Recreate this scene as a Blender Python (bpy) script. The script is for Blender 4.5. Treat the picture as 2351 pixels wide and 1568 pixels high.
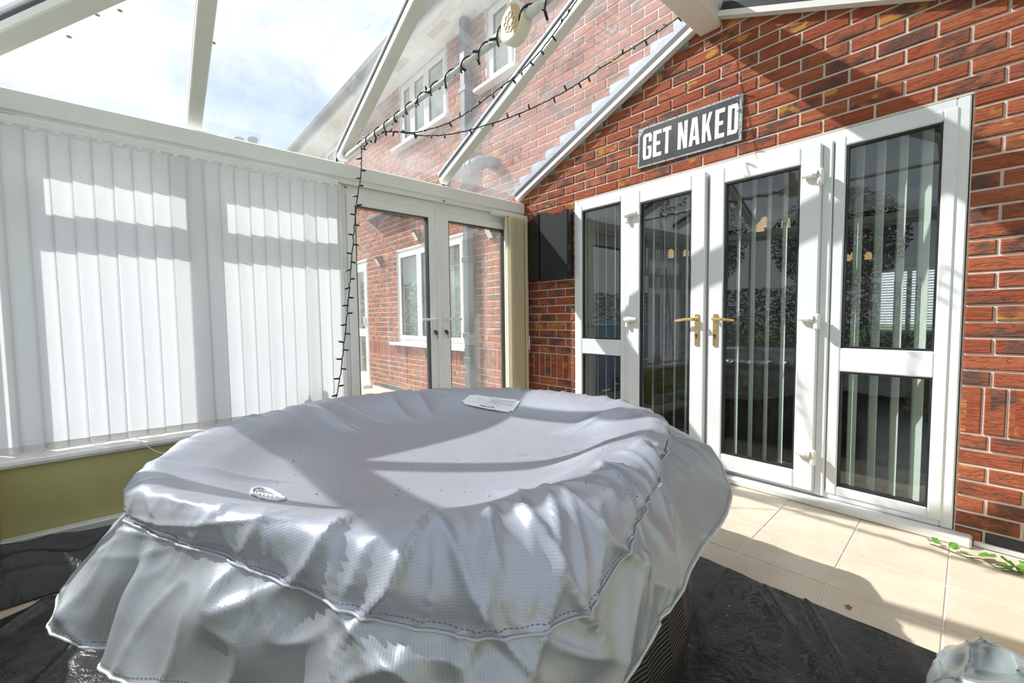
import bpy, bmesh, math, random
from mathutils import Vector, Matrix, noise
random.seed(7)
for o in list(bpy.data.objects): bpy.data.objects.remove(o)
sc = bpy.context.scene
COL = sc.collection
PI = math.pi

# ------------------------------------------------------------------ camera
FPX, YAW, PITCH, ROLL = 987.085, -0.8527, -0.0555, -0.0115
CAM = Vector((2.5028, -2.926, 1.0934))
fw = Vector((math.sin(YAW)*math.cos(PITCH), math.cos(YAW)*math.cos(PITCH), math.sin(PITCH)))
rt0 = Vector((math.cos(YAW), -math.sin(YAW), 0)); up0 = rt0.cross(fw)
rt = rt0*math.cos(ROLL) + up0*math.sin(ROLL); up = -rt0*math.sin(ROLL) + up0*math.cos(ROLL)
cd = bpy.data.cameras.new('camera'); cam = bpy.data.objects.new('camera', cd); COL.objects.link(cam)
m3 = Matrix((rt, up, -fw)).transposed()
cam.matrix_world = Matrix.Translation(CAM) @ m3.to_4x4()
cd.sensor_fit = 'HORIZONTAL'; cd.sensor_width = 36.0; cd.lens = 36.0*FPX/2351.0
cd.clip_start = 0.02; cd.clip_end = 300
sc.camera = cam

# ------------------------------------------------------------------ view, world, sun
sc.view_settings.view_transform = 'Standard'; sc.view_settings.look = 'None'
sc.view_settings.exposure = 0.30; sc.view_settings.gamma = 1.0; sc.view_settings.use_curve_mapping = False
SUN_D = Vector((0.93, 0.68, -1.0)).normalized()      # direction the sunlight travels
w = bpy.data.worlds.new('world'); sc.world = w; w.use_nodes = True
nt = w.node_tree; nt.nodes.clear()
def N(nt, t, **kw):
    n = nt.nodes.new(t)
    for k, v in kw.items(): setattr(n, k, v)
    return n
wo = N(nt, 'ShaderNodeOutputWorld'); bg = N(nt, 'ShaderNodeBackground'); tc = N(nt, 'ShaderNodeTexCoord')
sx = N(nt, 'ShaderNodeSeparateXYZ'); nt.links.new(tc.outputs['Generated'], sx.inputs[0])
mp = N(nt, 'ShaderNodeMapping'); mp.inputs['Scale'].default_value = (1.6, 1.6, 4.0); mp.inputs['Location'].default_value = (3.1, 0.4, 1.7)
nt.links.new(tc.outputs['Generated'], mp.inputs[0])
nz = N(nt, 'ShaderNodeTexNoise'); nz.inputs['Scale'].default_value = 1.5; nz.inputs['Detail'].default_value = 7; nz.inputs['Roughness'].default_value = .58; nz.inputs['Distortion'].default_value = .5
nt.links.new(mp.outputs[0], nz.inputs['Vector'])
cr = N(nt, 'ShaderNodeValToRGB'); cr.color_ramp.elements[0].position = .36; cr.color_ramp.elements[1].position = .60
cr.color_ramp.elements[0].color = (.44, .57, .74, 1); cr.color_ramp.elements[1].color = (.90, .91, .93, 1)
nt.links.new(nz.outputs['Fac'], cr.inputs['Fac'])
hz = N(nt, 'ShaderNodeMapRange'); hz.inputs['From Min'].default_value = 0.0; hz.inputs['From Max'].default_value = .30
hz.inputs['To Min'].default_value = .75; hz.inputs['To Max'].default_value = 0.0
nt.links.new(sx.outputs['Z'], hz.inputs['Value'])
mx = N(nt, 'ShaderNodeMix', data_type='RGBA'); mx.inputs['B'].default_value = (.80, .84, .89, 1)
nt.links.new(hz.outputs[0], mx.inputs['Factor']); nt.links.new(cr.outputs['Color'], mx.inputs['A'])
nt.links.new(mx.outputs['Result'], bg.inputs['Color']); bg.inputs['Strength'].default_value = 1.0
nt.links.new(bg.outputs[0], wo.inputs['Surface'])
sl = bpy.data.lights.new('sun', 'SUN'); sl.energy = 6.8; sl.angle = math.radians(.6); sl.color = (1.0, .975, .94)
so = bpy.data.objects.new('sun', sl); COL.objects.link(so)
so.rotation_euler = SUN_D.to_track_quat('-Z', 'Y').to_euler(); so.location = (-8, -6, 9)

# ------------------------------------------------------------------ helpers: pixels (2351x1568 frame) to real points
def ray(x, y): return fw + rt*((x-1175.5)/FPX) - up*((y-784.0)/FPX)
def onX(x, y, X): d = ray(x, y); return CAM + d*((X-CAM.x)/d.x)
def onY(x, y, Y): d = ray(x, y); return CAM + d*((Y-CAM.y)/d.y)
def onZ(x, y, Z): d = ray(x, y); return CAM + d*((Z-CAM.z)/d.z)

# ------------------------------------------------------------------ materials
MATS = {}
class G:
    """tiny node graph builder"""
    def __init__(s, name):
        s.m = bpy.data.materials.new(name); s.m.use_nodes = True; s.nt = s.m.node_tree; s.nt.nodes.clear()
        s.out = s.nt.nodes.new('ShaderNodeOutputMaterial')
    def n(s, t, ins=None, **kw):
        n = s.nt.nodes.new(t)
        for k, v in kw.items(): setattr(n, k, v)
        for k, v in (ins or {}).items(): s.set(n.inputs[k], v)
        return n
    def set(s, sock, v):
        if isinstance(v, bpy.types.NodeSocket): s.nt.links.new(v, sock)
        else:
            if isinstance(v, (tuple, list)) and len(v) == 3 and sock.type == 'RGBA': v = (*v, 1)
            sock.default_value = v
    def math(s, op, a, b=0.0, c=0.0):
        n = s.n('ShaderNodeMath', operation=op); s.set(n.inputs[0], a); s.set(n.inputs[1], b); s.set(n.inputs[2], c); return n.outputs[0]
    def mix(s, f, a, b):
        n = s.n('ShaderNodeMix', data_type='RGBA'); s.set(n.inputs['Factor'], f); s.set(n.inputs['A'], a); s.set(n.inputs['B'], b); return n.outputs['Result']
    def noise(s, vec, scale, detail=3, rough=.5, dist=0.0):
        n = s.n('ShaderNodeTexNoise'); 
        if vec is not None: s.set(n.inputs['Vector'], vec)
        n.inputs['Scale'].default_value = scale; n.inputs['Detail'].default_value = detail; n.inputs['Roughness'].default_value = rough; n.inputs['Distortion'].default_value = dist
        return n.outputs['Fac']
    def ramp(s, f, p0, p1, v0=0.0, v1=1.0):
        n = s.n('ShaderNodeMapRange', ins={'Value': f, 'From Min': p0, 'From Max': p1, 'To Min': v0, 'To Max': v1}); return n.outputs[0]
    def pos(s): return s.n('ShaderNodeNewGeometry').outputs['Position']
    def scale(s, vec, sc_, loc=(0, 0, 0), rot=(0, 0, 0)):
        n = s.n('ShaderNodeMapping'); s.set(n.inputs['Vector'], vec); n.inputs['Scale'].default_value = sc_; n.inputs['Location'].default_value = loc; n.inputs['Rotation'].default_value = rot; return n.outputs[0]
    def bump(s, h, strength=.3, dist=.01, normal=None):
        n = s.n('ShaderNodeBump', ins={'Height': h, 'Strength': strength, 'Distance': dist})
        if normal is not None: s.set(n.inputs['Normal'], normal)
        return n.outputs[0]
    def bsdf(s, col, rough=.5, metal=0.0, normal=None, spec=.5, **kw):
        n = s.n('ShaderNodeBsdfPrincipled', ins={'Base Color': col, 'Roughness': rough, 'Metallic': metal, 'Specular IOR Level': spec})
        for k, v in kw.items(): s.set(n.inputs[k], v)
        if normal is not None: s.set(n.inputs['Normal'], normal)
        return n.outputs[0]
    def done(s, sh):
        s.nt.links.new(sh, s.out.inputs['Surface']); MATS[s.m.name] = s.m; return s.m

def plain(name, col, rough=.5, metal=0.0, var=.08, vs=9.0, spec=.5, bump=0.0, bs=200.0):
    g = G(name); p = g.pos(); f = g.noise(p, vs, 4, .6)
    c = g.mix(g.ramp(f, .3, .7), tuple(x*(1-var) for x in col), tuple(min(1, x*(1+var)) for x in col))
    nm = g.bump(g.noise(p, bs, 2), bump, .002) if bump else None
    r = g.ramp(f, .3, .7, max(0.02, rough-.05), min(1, rough+.05))
    return g.done(g.bsdf(c, r, metal, nm, spec))

plain('upvc', (.74, .75, .755), .32, var=.03, vs=5)
plain('upvc_aged', (.77, .77, .75), .38, var=.04, vs=4)
plain('rafter_cream', (.74, .725, .69), .4, var=.04, vs=4)
plain('ridge_cream', (.72, .67, .60), .45, var=.03, vs=4)
plain('gasket_black', (.018, .02, .023), .45, var=.2)
plain('bar_dark', (.07, .08, .095), .4, var=.2)
plain('hinge_cream', (.84, .80, .74), .3, var=.02)
plain('brass', (.70, .50, .20), .28, 1.0, var=.06, vs=30)
plain('steel_rusty', (.20, .12, .07), .6, .4, var=.5, vs=60)
plain('key_metal', (.10, .08, .06), .45, .6, var=.4, vs=80)
plain('handle_white', (.80, .78, .73), .3, var=.03)
plain('grey_pipe', (.075, .09, .105), .4, var=.12, vs=6)
plain('flue_grey', (.16, .19, .21), .35, var=.12, vs=6)
plain('black_gloss', (.010, .009, .008), .08, var=.2, spec=.7)
plain('black_felt', (.012, .012, .014), .85, var=.2, vs=60, bump=.3, bs=900)
plain('black_wood', (.012, .010, .010), .35, var=.2)
plain('cable_dark', (.016, .024, .022), .5, var=.2, vs=50)
plain('bulb_clear', (.62, .66, .66), .12, var=.02)
plain('boss_cream', (.80, .75, .64), .4, var=.03)
plain('boss_face', (.62, .40, .16), .45, var=.05)
plain('olive_paint', (.50, .47, .21), .6, var=.07, vs=4, bump=.1, bs=120)
plain('sill_white', (.78, .76, .72), .4, var=.1, vs=14)
plain('render_grey', (.55, .54, .50), .8, var=.1)
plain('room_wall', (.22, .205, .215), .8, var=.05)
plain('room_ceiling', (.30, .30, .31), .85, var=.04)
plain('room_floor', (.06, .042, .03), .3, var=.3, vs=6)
plain('dark_wood', (.05, .026, .015), .3, var=.4, vs=12)
plain('bin_blue', (.02, .17, .55), .45, var=.08)
plain('rubber', (.015, .015, .015), .7)
plain('lead_flashing', (.20, .24, .29), .5, var=.2, vs=12, bump=.5, bs=30)
plain('lamp_black', (.02, .02, .02), .5)
plain('lamp_white', (.82, .84, .78), .4, var=.03)
plain('fascia_white', (.78, .79, .78), .4, var=.04)
plain('roof_tile', (.13, .11, .11), .8, var=.25, vs=10, bump=.5, bs=40)
plain('grass', (.08, .15, .035), .9, var=.35, vs=3, bump=.6, bs=40)
plain('patio', (.55, .48, .38), .8, var=.2, vs=5, bump=.2, bs=60)
plain('bark', (.10, .07, .05), .9, var=.3)
plain('tree_leaf', (.022, .045, .014), .8, var=.5, vs=2.5)
plain('bottle_green', (.30, .42, .33), .25, var=.05)
plain('bottle_pale', (.72, .74, .62), .25, var=.05)
plain('label_white', (.84, .86, .88), .45, var=.02)
plain('ink', (.03, .03, .035), .6)
plain('ink_grey', (.42, .44, .46), .6)
plain('letter_ink', (.62, .61, .58), .6)
plain('logo_white', (.83, .85, .85), .4, var=.03)
plain('crumb', (.05, .032, .02), .8, var=.4, vs=80)
plain('gravel', (.45, .42, .38), .8, var=.5, vs=90)
plain('dry_leaf', (.25, .09, .03), .7, var=.3, vs=60)
plain('ivy_leaf', (.10, .25, .03), .45, var=.35, vs=40)
plain('stem_brown', (.15, .09, .04), .7)
plain('threshold_white', (.72, .71, .69), .45, var=.05, vs=8)
plain('blue_brick', (.030, .033, .037), .5, var=.4, vs=60, bump=.4, bs=160)
plain('ghost_orange', (.7, .25, .04), .5)
plain('chimney_clay', (.50, .42, .40), .8)
plain('pvc_black', (.012, .012, .013), .35, var=.3)
plain('piping_grey', (.40, .41, .45), .5, var=.06, vs=30)
plain('hem_pale', (.50, .53, .53), .5, var=.06, vs=30)
plain('thread_grey', (.16, .17, .19), .7)
plain('chain_white', (.7, .7, .7), .4)

# pale matte specks on sign: black painted tin with chipped pale rim
g = G('sign_tin'); p = g.pos()
f = g.noise(p, 5, 4, .6); c = g.mix(g.ramp(f, .35, .7), (.016, .018, .022), (.045, .043, .043))
sp = g.noise(p, 95, 2, .5); c = g.mix(g.ramp(sp, .72, .74), c, (.45, .5, .52))
g.done(g.bsdf(c, .38))
g = G('sign_rim'); p = g.pos(); f = g.noise(p, 160, 3, .6)
g.done(g.bsdf(g.mix(g.ramp(f, .52, .6), (.36, .42, .47), (.04, .045, .05)), .5))
g = G('letter_paint'); p = g.pos(); f = g.noise(p, 70, 3, .55)
g.done(g.bsdf(g.mix(g.ramp(f, .68, .70), (.80, .79, .76), (.05, .05, .05)), .5))

# glass: thin panes that let light straight through, mirror by Fresnel, with a film of dirt and haze that scatters
def glass(name, ior=1.5, dirt_haze0=.0, dirt_haze1=.0, dscale=3.0, tint=(1, 1, 1), streak=(1, 1, 1), film=(.8, .82, .84)):
    g = G(name); geo = g.n('ShaderNodeNewGeometry')
    i = g.ramp(geo.outputs['Backfacing'], 0, 1, ior, 1/ior)
    fr = g.n('ShaderNodeFresnel', ins={'IOR': i}).outputs[0]
    tr = g.n('ShaderNodeBsdfTransparent', ins={'Color': tint}).outputs[0]
    gl = g.n('ShaderNodeBsdfGlossy', ins={'Roughness': 0.0, 'Color': (1, 1, 1)}).outputs[0]
    m1 = g.n('ShaderNodeMixShader', ins={0: fr, 1: tr, 2: gl}).outputs[0]
    if dirt_haze1 > 0:
        p = g.scale(geo.outputs['Position'], streak)
        a = g.noise(p, dscale, 6, .65, .3); b = g.noise(geo.outputs['Position'], 55, 3, .6)
        d = g.ramp(a, .32, .72, dirt_haze0, dirt_haze1)
        d = g.math('ADD', d, g.ramp(b, .70, .78, 0, .25))
        df = g.n('ShaderNodeBsdfDiffuse', ins={'Color': film}).outputs[0]
        tl = g.n('ShaderNodeBsdfTranslucent', ins={'Color': film}).outputs[0]
        dm = g.n('ShaderNodeMixShader', ins={0: .6, 1: df, 2: tl}).outputs[0]
        m1 = g.n('ShaderNodeMixShader', ins={0: d, 1: m1, 2: dm}).outputs[0]
    return g.done(m1)
glass('glass_roof', 1.5, .055, .16, 1.7, (.97, .985, .99), (1, 2.2, 1))
glass('glass_door', 1.62, .04, .10, 3.0, (.95, .98, .97), (1, 1, .25))  # beyond dirt, the film imitates haze and the cream blind's reflection
glass('glass_window', 1.5, .02, .06, 4.0, (.97, .98, .98))
glass('glass_house', 1.65, .0, .012, 3.0, (.95, .98, .965))

# fabric of the vertical blinds: thin white cloth, light glows through it
def blind_mat(name, col, trans):
    g = G(name); p = g.pos()
    wv = g.noise(g.scale(p, (1, 1, .02)), 700, 2, .5); wh = g.noise(g.scale(p, (.02, .02, 1)), 700, 2, .5)
    c = g.mix(g.ramp(g.math('ADD', wv, wh), .7, 1.3), tuple(x*.96 for x in col), col)
    nm = g.bump(g.math('ADD', wv, wh), .05, .001)
    d = g.bsdf(c, .75, 0, nm, .2); t = g.n('ShaderNodeBsdfTranslucent', ins={'Color': c}).outputs[0]
    return g.done(g.n('ShaderNodeMixShader', ins={0: trans, 1: d, 2: t}).outputs[0])
blind_mat('blind_white', (.94, .945, .95), .64)
blind_mat('blind_hem', (.78, .775, .75), .35)
blind_mat('blind_cream', (.93, .86, .68), .5)
blind_mat('blind_room', (.95, .975, .93), .5)

# brick: colour picked per brick from its course and position, dark kissing marks and buff patches
def brick_mat(name, soldier=False):
    g = G(name); p = g.pos(); s = g.n('ShaderNodeSeparateXYZ', ins={0: p})
    x, z = s.outputs['X'], s.outputs['Z']
    if not soldier:
        row = g.math('FLOOR', g.math('DIVIDE', g.math('SUBTRACT', 2.10, z), .075))
        even = g.math('SUBTRACT', 1.0, g.math('ABSOLUTE', g.math('MODULO', row, 2.0)))
        u = g.math('DIVIDE', g.math('SUBTRACT', x, g.math('MULTIPLY', even, .1125)), .225)
        col = g.math('FLOOR', u); fu = g.math('SUBTRACT', u, col)
    else:
        u = g.math('DIVIDE', x, .075); col = g.math('FLOOR', u); row = 3.0
        fu = g.math('DIVIDE', g.math('SUBTRACT', z, .525), .225)
    cv = g.n('ShaderNodeCombineXYZ', ins={0: col, 1: row, 2: 0.5}).outputs[0]
    wn = g.n('ShaderNodeTexWhiteNoise', ins={'Vector': cv}); h = wn.outputs['Value']
    hs = g.n('ShaderNodeSeparateColor', ins={0: wn.outputs['Color']})
    h2, h3 = hs.outputs[1], hs.outputs[2]
    base = g.mix(h, (.33, .078, .036), (.43, .142, .070))
    fine = g.noise(p, 55, 5, .7); base = g.mix(g.ramp(fine, .3, .75), base, g.mix(.45, base, (.20, .035, .015)))
    speck = g.noise(p, 420, 2, .5); base = g.mix(g.ramp(speck, .70, .74, 0, .6), base, (.62, .45, .36))
    # dark kiln marks: blobs inside the brick, in roughly half of them
    off = g.n('ShaderNodeVectorMath', operation='MULTIPLY_ADD', ins={0: wn.outputs['Color'], 1: (7, 7, 7), 2: g.scale(p, (.55, 1, 1.0))}).outputs[0]
    bl = g.noise(off, 13, 3, .6)
    edge = g.ramp(g.math('ABSOLUTE', g.math('SUBTRACT', fu, .5)), .30, .47, 1, .35)
    dk = g.math('MULTIPLY', g.math('MULTIPLY', g.ramp(bl, .46, .56), edge), g.ramp(h2, .38, .60))
    grain = g.noise(p, 260, 3, .7)
    dcol = g.mix(g.ramp(grain, .35, .65), (.060, .034, .028), (.17, .095, .075))
    c = g.mix(g.math('MULTIPLY', dk, .92), base, dcol)
    yl = g.math('MULTIPLY', g.ramp(g.noise(off, 16, 2, .5), .56, .64), g.ramp(h3, .72, .8))
    c = g.mix(g.math('MULTIPLY', yl, .8), c, (.52, .26, .045))
    wear = g.math('MULTIPLY', g.ramp(g.noise(p, 2.2, 4, .6), .66, .78), .3)
    c = g.mix(wear, c, (.62, .55, .50))
    cre = g.noise(g.scale(off, (.35, 1, 1.6), (0, 0, 0), (0, .25, 0)), 22, 3, .55, 1.2)
    crease = g.ramp(g.math('ABSOLUTE', g.math('SUBTRACT', cre, .5)), 0, .05)
    hgt = g.math('ADD', g.math('MULTIPLY', crease, .8), g.math('MULTIPLY', g.noise(p, 180, 4, .7), .55))
    c = g.mix(g.ramp(crease, 0, .6, .35, 0), c, (.10, .03, .018))
    return g.done(g.bsdf(c, .85, 0, g.bump(hgt, .75, .005), .25))
brick_mat('brick_red'); brick_mat('brick_soldier', True)
g = G('mortar'); p = g.pos(); f = g.noise(p, 120, 4, .7); f2 = g.noise(p, 3, 3)
c = g.mix(g.ramp(f, .3, .7), (.58, .48, .42), (.78, .68, .60)); c = g.mix(g.ramp(f2, .4, .7, 0, .3), c, (.54, .46, .42))
g.done(g.bsdf(c, .9, 0, g.bump(f, .6, .004), .2))

# floor tiles: warm cream stoneware
g = G('floor_tile'); p = g.pos(); oi = g.n('ShaderNodeObjectInfo').outputs['Random']
f = g.noise(p, 7, 6, .65); f2 = g.noise(g.scale(p, (30, 6, 1), rot=(0, 0, .5)), 1.5, 4, .6)
c = g.mix(g.ramp(f, .3, .7), (.58, .485, .37), (.67, .585, .475)); c = g.mix(g.ramp(f2, .55, .75, 0, .4), c, (.60, .46, .31))
c = g.mix(g.math('MULTIPLY', oi, .15), c, (.70, .58, .44))
g.done(g.bsdf(c, .33, 0, g.bump(f, .08, .003), .5))
plain('grout', (.80, .74, .66), .85, var=.06, vs=40)

# silver coated cover fabric with ripstop weave
def cover_mat(name, base, metal, rough, ang, uv=False):
    g = G(name); p = g.pos()
    a = g.n('ShaderNodeUVMap').outputs[0] if uv else g.scale(p, (1, 1, 1), rot=(0, 0, ang))
    s = g.n('ShaderNodeSeparateXYZ', ins={0: a})
    l1 = g.math('SINE', g.math('MULTIPLY', s.outputs['X'], 2*PI/.006)); l2 = g.math('SINE', g.math('MULTIPLY', s.outputs['Y'], 2*PI/.006))
    rip = g.math('MAXIMUM', g.ramp(l1, .3, 1.0), g.math('MULTIPLY', g.ramp(l2, .3, 1.0), .5))
    cr_ = g.noise(p, 22, 4, .55, .8); big = g.noise(p, 5.5, 4, .5, .6)
    hgt = g.math('ADD', g.math('MULTIPLY', rip, .045), g.math('ADD', g.math('MULTIPLY', cr_, .35), g.math('MULTIPLY', big, 1.0)))
    c = g.mix(g.ramp(g.noise(p, 6, 5, .6), .3, .7), tuple(x*.94 for x in base), base)
    c = g.mix(g.math('MULTIPLY', rip, .12), c, (.80, .80, .82))
    st = g.math('MULTIPLY', g.ramp(g.noise(p, 9, 4, .7), .70, .78), .30)
    c = g.mix(st, c, (.70, .68, .64))
    return g.done(g.bsdf(c, rough, metal, g.bump(hgt, .22, .010), .5))
cover_mat('cover_top', (.375, .395, .462), .35, .36, .35, True)
cover_mat('cover_skirt', (.34, .365, .395), .42, .36, .9, True)
plain('bundle_silver', (.40, .45, .46), .26, .6, var=.08, vs=8, bump=.5, bs=16)

# black polythene
g = G('polythene'); p = g.pos()
a = g.noise(p, 9, 5, .6, 1.5); b = g.noise(p, 32, 4, .6, .6)
cre = g.ramp(g.math('ABSOLUTE', g.math('SUBTRACT', a, .5)), 0, .06)
h = g.math('ADD', g.math('MULTIPLY', cre, .5), g.math('MULTIPLY', b, .6))
dust = g.ramp(g.noise(p, 3.2, 5, .7), .45, .75, 0, .30)
c = g.mix(dust, (.016, .016, .019), (.10, .095, .095))
g.done(g.bsdf(c, g.ramp(g.noise(p, 3.2, 5, .7), .4, .7, .22, .45), 0, g.bump(h, .35, .006), .5))

# hot tub wall: dark woven print in vertical panels
g = G('tub_wall'); p = g.pos(); s = g.n('ShaderNodeSeparateXYZ', ins={0: p})
wv = g.math('SINE', g.math('MULTIPLY', s.outputs['Z'], 2*PI/.011))
c = g.mix(g.ramp(wv, .2, .9), (.016, .014, .013), (.05, .045, .042))
g.done(g.bsdf(c, .32, 0, g.bump(wv, .5, .003), .5))

# lit lamp shade
g = G('shade_lit'); e = g.n('ShaderNodeEmission', ins={'Color': (1, .62, .30, 1), 'Strength': .38}).outputs[0]
d = g.bsdf((.8, .7, .55), .3); g.done(g.n('ShaderNodeAddShader', ins={0: d, 1: e}).outputs[0])
g = G('bulb_lit'); g.done(g.n('ShaderNodeEmission', ins={'Color': (1, .82, .55, 1), 'Strength': 3.0}).outputs[0])

# ------------------------------------------------------------------ mesh helpers
WM = {}
def mesh(name, verts, faces, smooth=False):
    me = bpy.data.meshes.new(name); me.from_pydata([tuple(v) for v in verts], [], [tuple(f) for f in faces]); me.update()
    if smooth:
        for p_ in me.polygons: p_.use_smooth = True
    return me
def link(name, me, mat=None, parent=None, mw=None):
    o = bpy.data.objects.new(name, me); COL.objects.link(o)
    if me is not None and mat is not None and len(me.materials) == 0: me.materials.append(MATS[mat])
    mw = mw or Matrix.Identity(4); WM[o] = mw.copy()
    if parent is not None:
        o.parent = parent; o.matrix_parent_inverse = WM[parent].inverted()
    o.matrix_basis = mw
    return o
def tag(o, label, cat, group=None, kind=None):
    o['label'] = label; o['category'] = cat
    if group: o['group'] = group
    if kind: o['kind'] = kind
    return o
def empty(name, loc): return link(name, None, mw=Matrix.Translation(Vector(loc)))
def struct(o, label=None, cat=None):
    o['kind'] = 'structure'
    if label: o['label'] = label
    if cat: o['category'] = cat
    return o

class MB:
    def __init__(s): s.v = []; s.f = []
    def add(s, v, f):
        n = len(s.v); s.v += [Vector(x) for x in v]; s.f += [tuple(i+n for i in q) for q in f]; return s
    def box(s, a, b, bev=0.0):
        x0, y0, z0 = (min(a[i], b[i]) for i in range(3)); x1, y1, z1 = (max(a[i], b[i]) for i in range(3))
        if bev <= 0:
            v = [(x0,y0,z0),(x1,y0,z0),(x1,y1,z0),(x0,y1,z0),(x0,y0,z1),(x1,y0,z1),(x1,y1,z1),(x0,y1,z1)]
            return s.add(v, [(0,3,2,1),(4,5,6,7),(0,1,5,4),(1,2,6,5),(2,3,7,6),(3,0,4,7)])
        e = min(bev, (x1-x0)*.49, (y1-y0)*.49, (z1-z0)*.49)
        bm = bmesh.new(); bmesh.ops.create_cube(bm, size=1)
        for q in bm.verts: q.co = Vector(((x0+x1)/2+q.co.x*(x1-x0), (y0+y1)/2+q.co.y*(y1-y0), (z0+z1)/2+q.co.z*(z1-z0)))
        bmesh.ops.bevel(bm, geom=bm.edges[:], offset=e, segments=1, affect='EDGES', profile=.5)
        bm.verts.index_update(); s.add([q.co.copy() for q in bm.verts], [[q.index for q in f_.verts] for f_ in bm.faces]); bm.free(); return s
    def prism(s, poly, d):
        """polygon (list of 3D points) pushed along d"""
        n = len(poly); d = Vector(d); v = [Vector(q) for q in poly]; v += [q+d for q in v]
        nr = Vector((0,0,0))
        for i in range(n): nr += v[i].cross(v[(i+1) % n])
        f = [tuple(range(n))[::-1], tuple(range(n, 2*n))] + [(i, (i+1) % n, n+(i+1) % n, n+i) for i in range(n)]
        if nr.dot(d) < 0: f = [tuple(reversed(q)) for q in f]
        return s.add(v, f)
    def tube(s, pts, r, n=8, cap=True, closed=False):
        pts = [Vector(q) for q in pts]; rs = r if isinstance(r, (list, tuple)) else [r]*len(pts); m = len(pts); rings = []
        ref = None
        for i, q in enumerate(pts):
            a = pts[i-1] if (i > 0 or closed) else pts[i]; b = pts[(i+1) % m] if (i < m-1 or closed) else pts[i]
            t = (b-a).normalized() if (b-a).length > 1e-9 else Vector((0,0,1))
            if ref is None: ref = t.orthogonal().normalized()
            ref = (ref - t*ref.dot(t)); ref = ref.normalized() if ref.length > 1e-6 else t.orthogonal().normalized()
            bn = t.cross(ref)
            rings.append([q + (ref*math.cos(2*PI*k/n) + bn*math.sin(2*PI*k/n))*rs[i] for k in range(n)])
        v = [x for rr in rings for x in rr]; f = []
        for i in range(m if closed else m-1):
            j = (i+1) % m
            for k in range(n): f.append((i*n+k, i*n+(k+1) % n, j*n+(k+1) % n, j*n+k))
        if cap and not closed: f += [tuple(range(n))[::-1], tuple(range((m-1)*n, m*n))]
        return s.add(v, f)
    def lathe(s, prof, c, axis='Z', n=24):
        c = Vector(c); v = []; f = []; m = len(prof)
        for r_, h in prof:
            for k in range(n):
                a = 2*PI*k/n; q = (r_*math.cos(a), r_*math.sin(a), h)
                if axis == 'Y': q = (q[0], -q[2], q[1])
                if axis == 'X': q = (q[2], q[0], q[1])
                v.append(c+Vector(q))
        for i in range(m-1):
            for k in range(n): f.append((i*n+k, i*n+(k+1) % n, (i+1)*n+(k+1) % n, (i+1)*n+k))
        f += [tuple(range(n))[::-1], tuple(range((m-1)*n, m*n))]
        return s.add(v, f)
    def frame(s, plane, c, u0, u1, z0, z1, w, d0, d1, bev=.004):
        """rectangular frame in the X-z ('Y') or Y-z ('X') plane; members w=(left,right,bottom,top)"""
        def B(a0, a1, b0, b1):
            if plane == 'Y': s.box((a0, d0, b0), (a1, d1, b1), bev)
            else: s.box((d0, a0, b0), (d1, a1, b1), bev)
        l, r, b, t = w
        B(u0, u0+l, z0, z1); B(u1-r, u1, z0, z1); B(u0+l, u1-r, z0, z0+b); B(u0+l, u1-r, z1-t, z1)
        return s
    def build(s, name, mat, parent=None, smooth=False, mw=None):
        me = mesh(name, s.v, s.f, smooth); return link(name, me, mat, parent, mw)
def at(mb, name, mat, parent, loc, rot=None, smooth=False):
    mw = Matrix.Translation(Vector(loc)) @ (rot.to_4x4() if rot else Matrix.Identity(4))
    return mb.build(name, mat, parent, smooth, mw)
def boxo(name, mat, a, b, parent=None, bev=.004): return MB().box(a, b, bev).build(name, mat, parent)

# ================================================================== THE SETTING
# ---- floor: grout bed with square tiles
TS, TG = .333, .005
floor = struct(boxo('floor', 'grout', (-.66, -3.6, -.06), (3.0, .02, -.004), bev=0), 'cream stoneware tiled conservatory floor', 'floor')
tm = MB().box((-TS/2+TG/2, -TS/2+TG/2, -.012), (TS/2-TG/2, TS/2-TG/2, 0), .0025)
tile_me = mesh('tile', tm.v, tm.f); tile_me.materials.append(MATS['floor_tile'])
tr_ = Matrix.Rotation(math.radians(2.0), 4, 'Z'); TO = Vector((2.055, -.535, 0))
cells = []
for i in range(-9, 4):
    for j in range(-10, 3):
        c_ = TO + (tr_ @ Vector(((i+.5)*TS, (j+.5)*TS - .0, 0)))
        if -.47 < c_.x-.10 and c_.x < 2.95 and -3.45 < c_.y and c_.y < .15: cells.append((c_, i, j))
for c_, i, j in cells:
    x0, x1, y0, y1 = c_.x-TS/2, c_.x+TS/2, c_.y-TS/2, c_.y+TS/2
    if y1 > -.035:    # cut row along the door threshold
        h = -.035 - (y0+TG/2)
        if h < .02: continue
        q = MB().box((-TS/2+TG/2, -TS/2+TG/2, -.012), (TS/2-TG/2, -TS/2+TG/2+h, 0), .0025)
        link('tile', mesh('tile', q.v, q.f), 'floor_tile', floor, Matrix.Translation(c_) @ tr_)
    else: link('tile', tile_me, None, floor, Matrix.Translation(c_) @ tr_)

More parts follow.
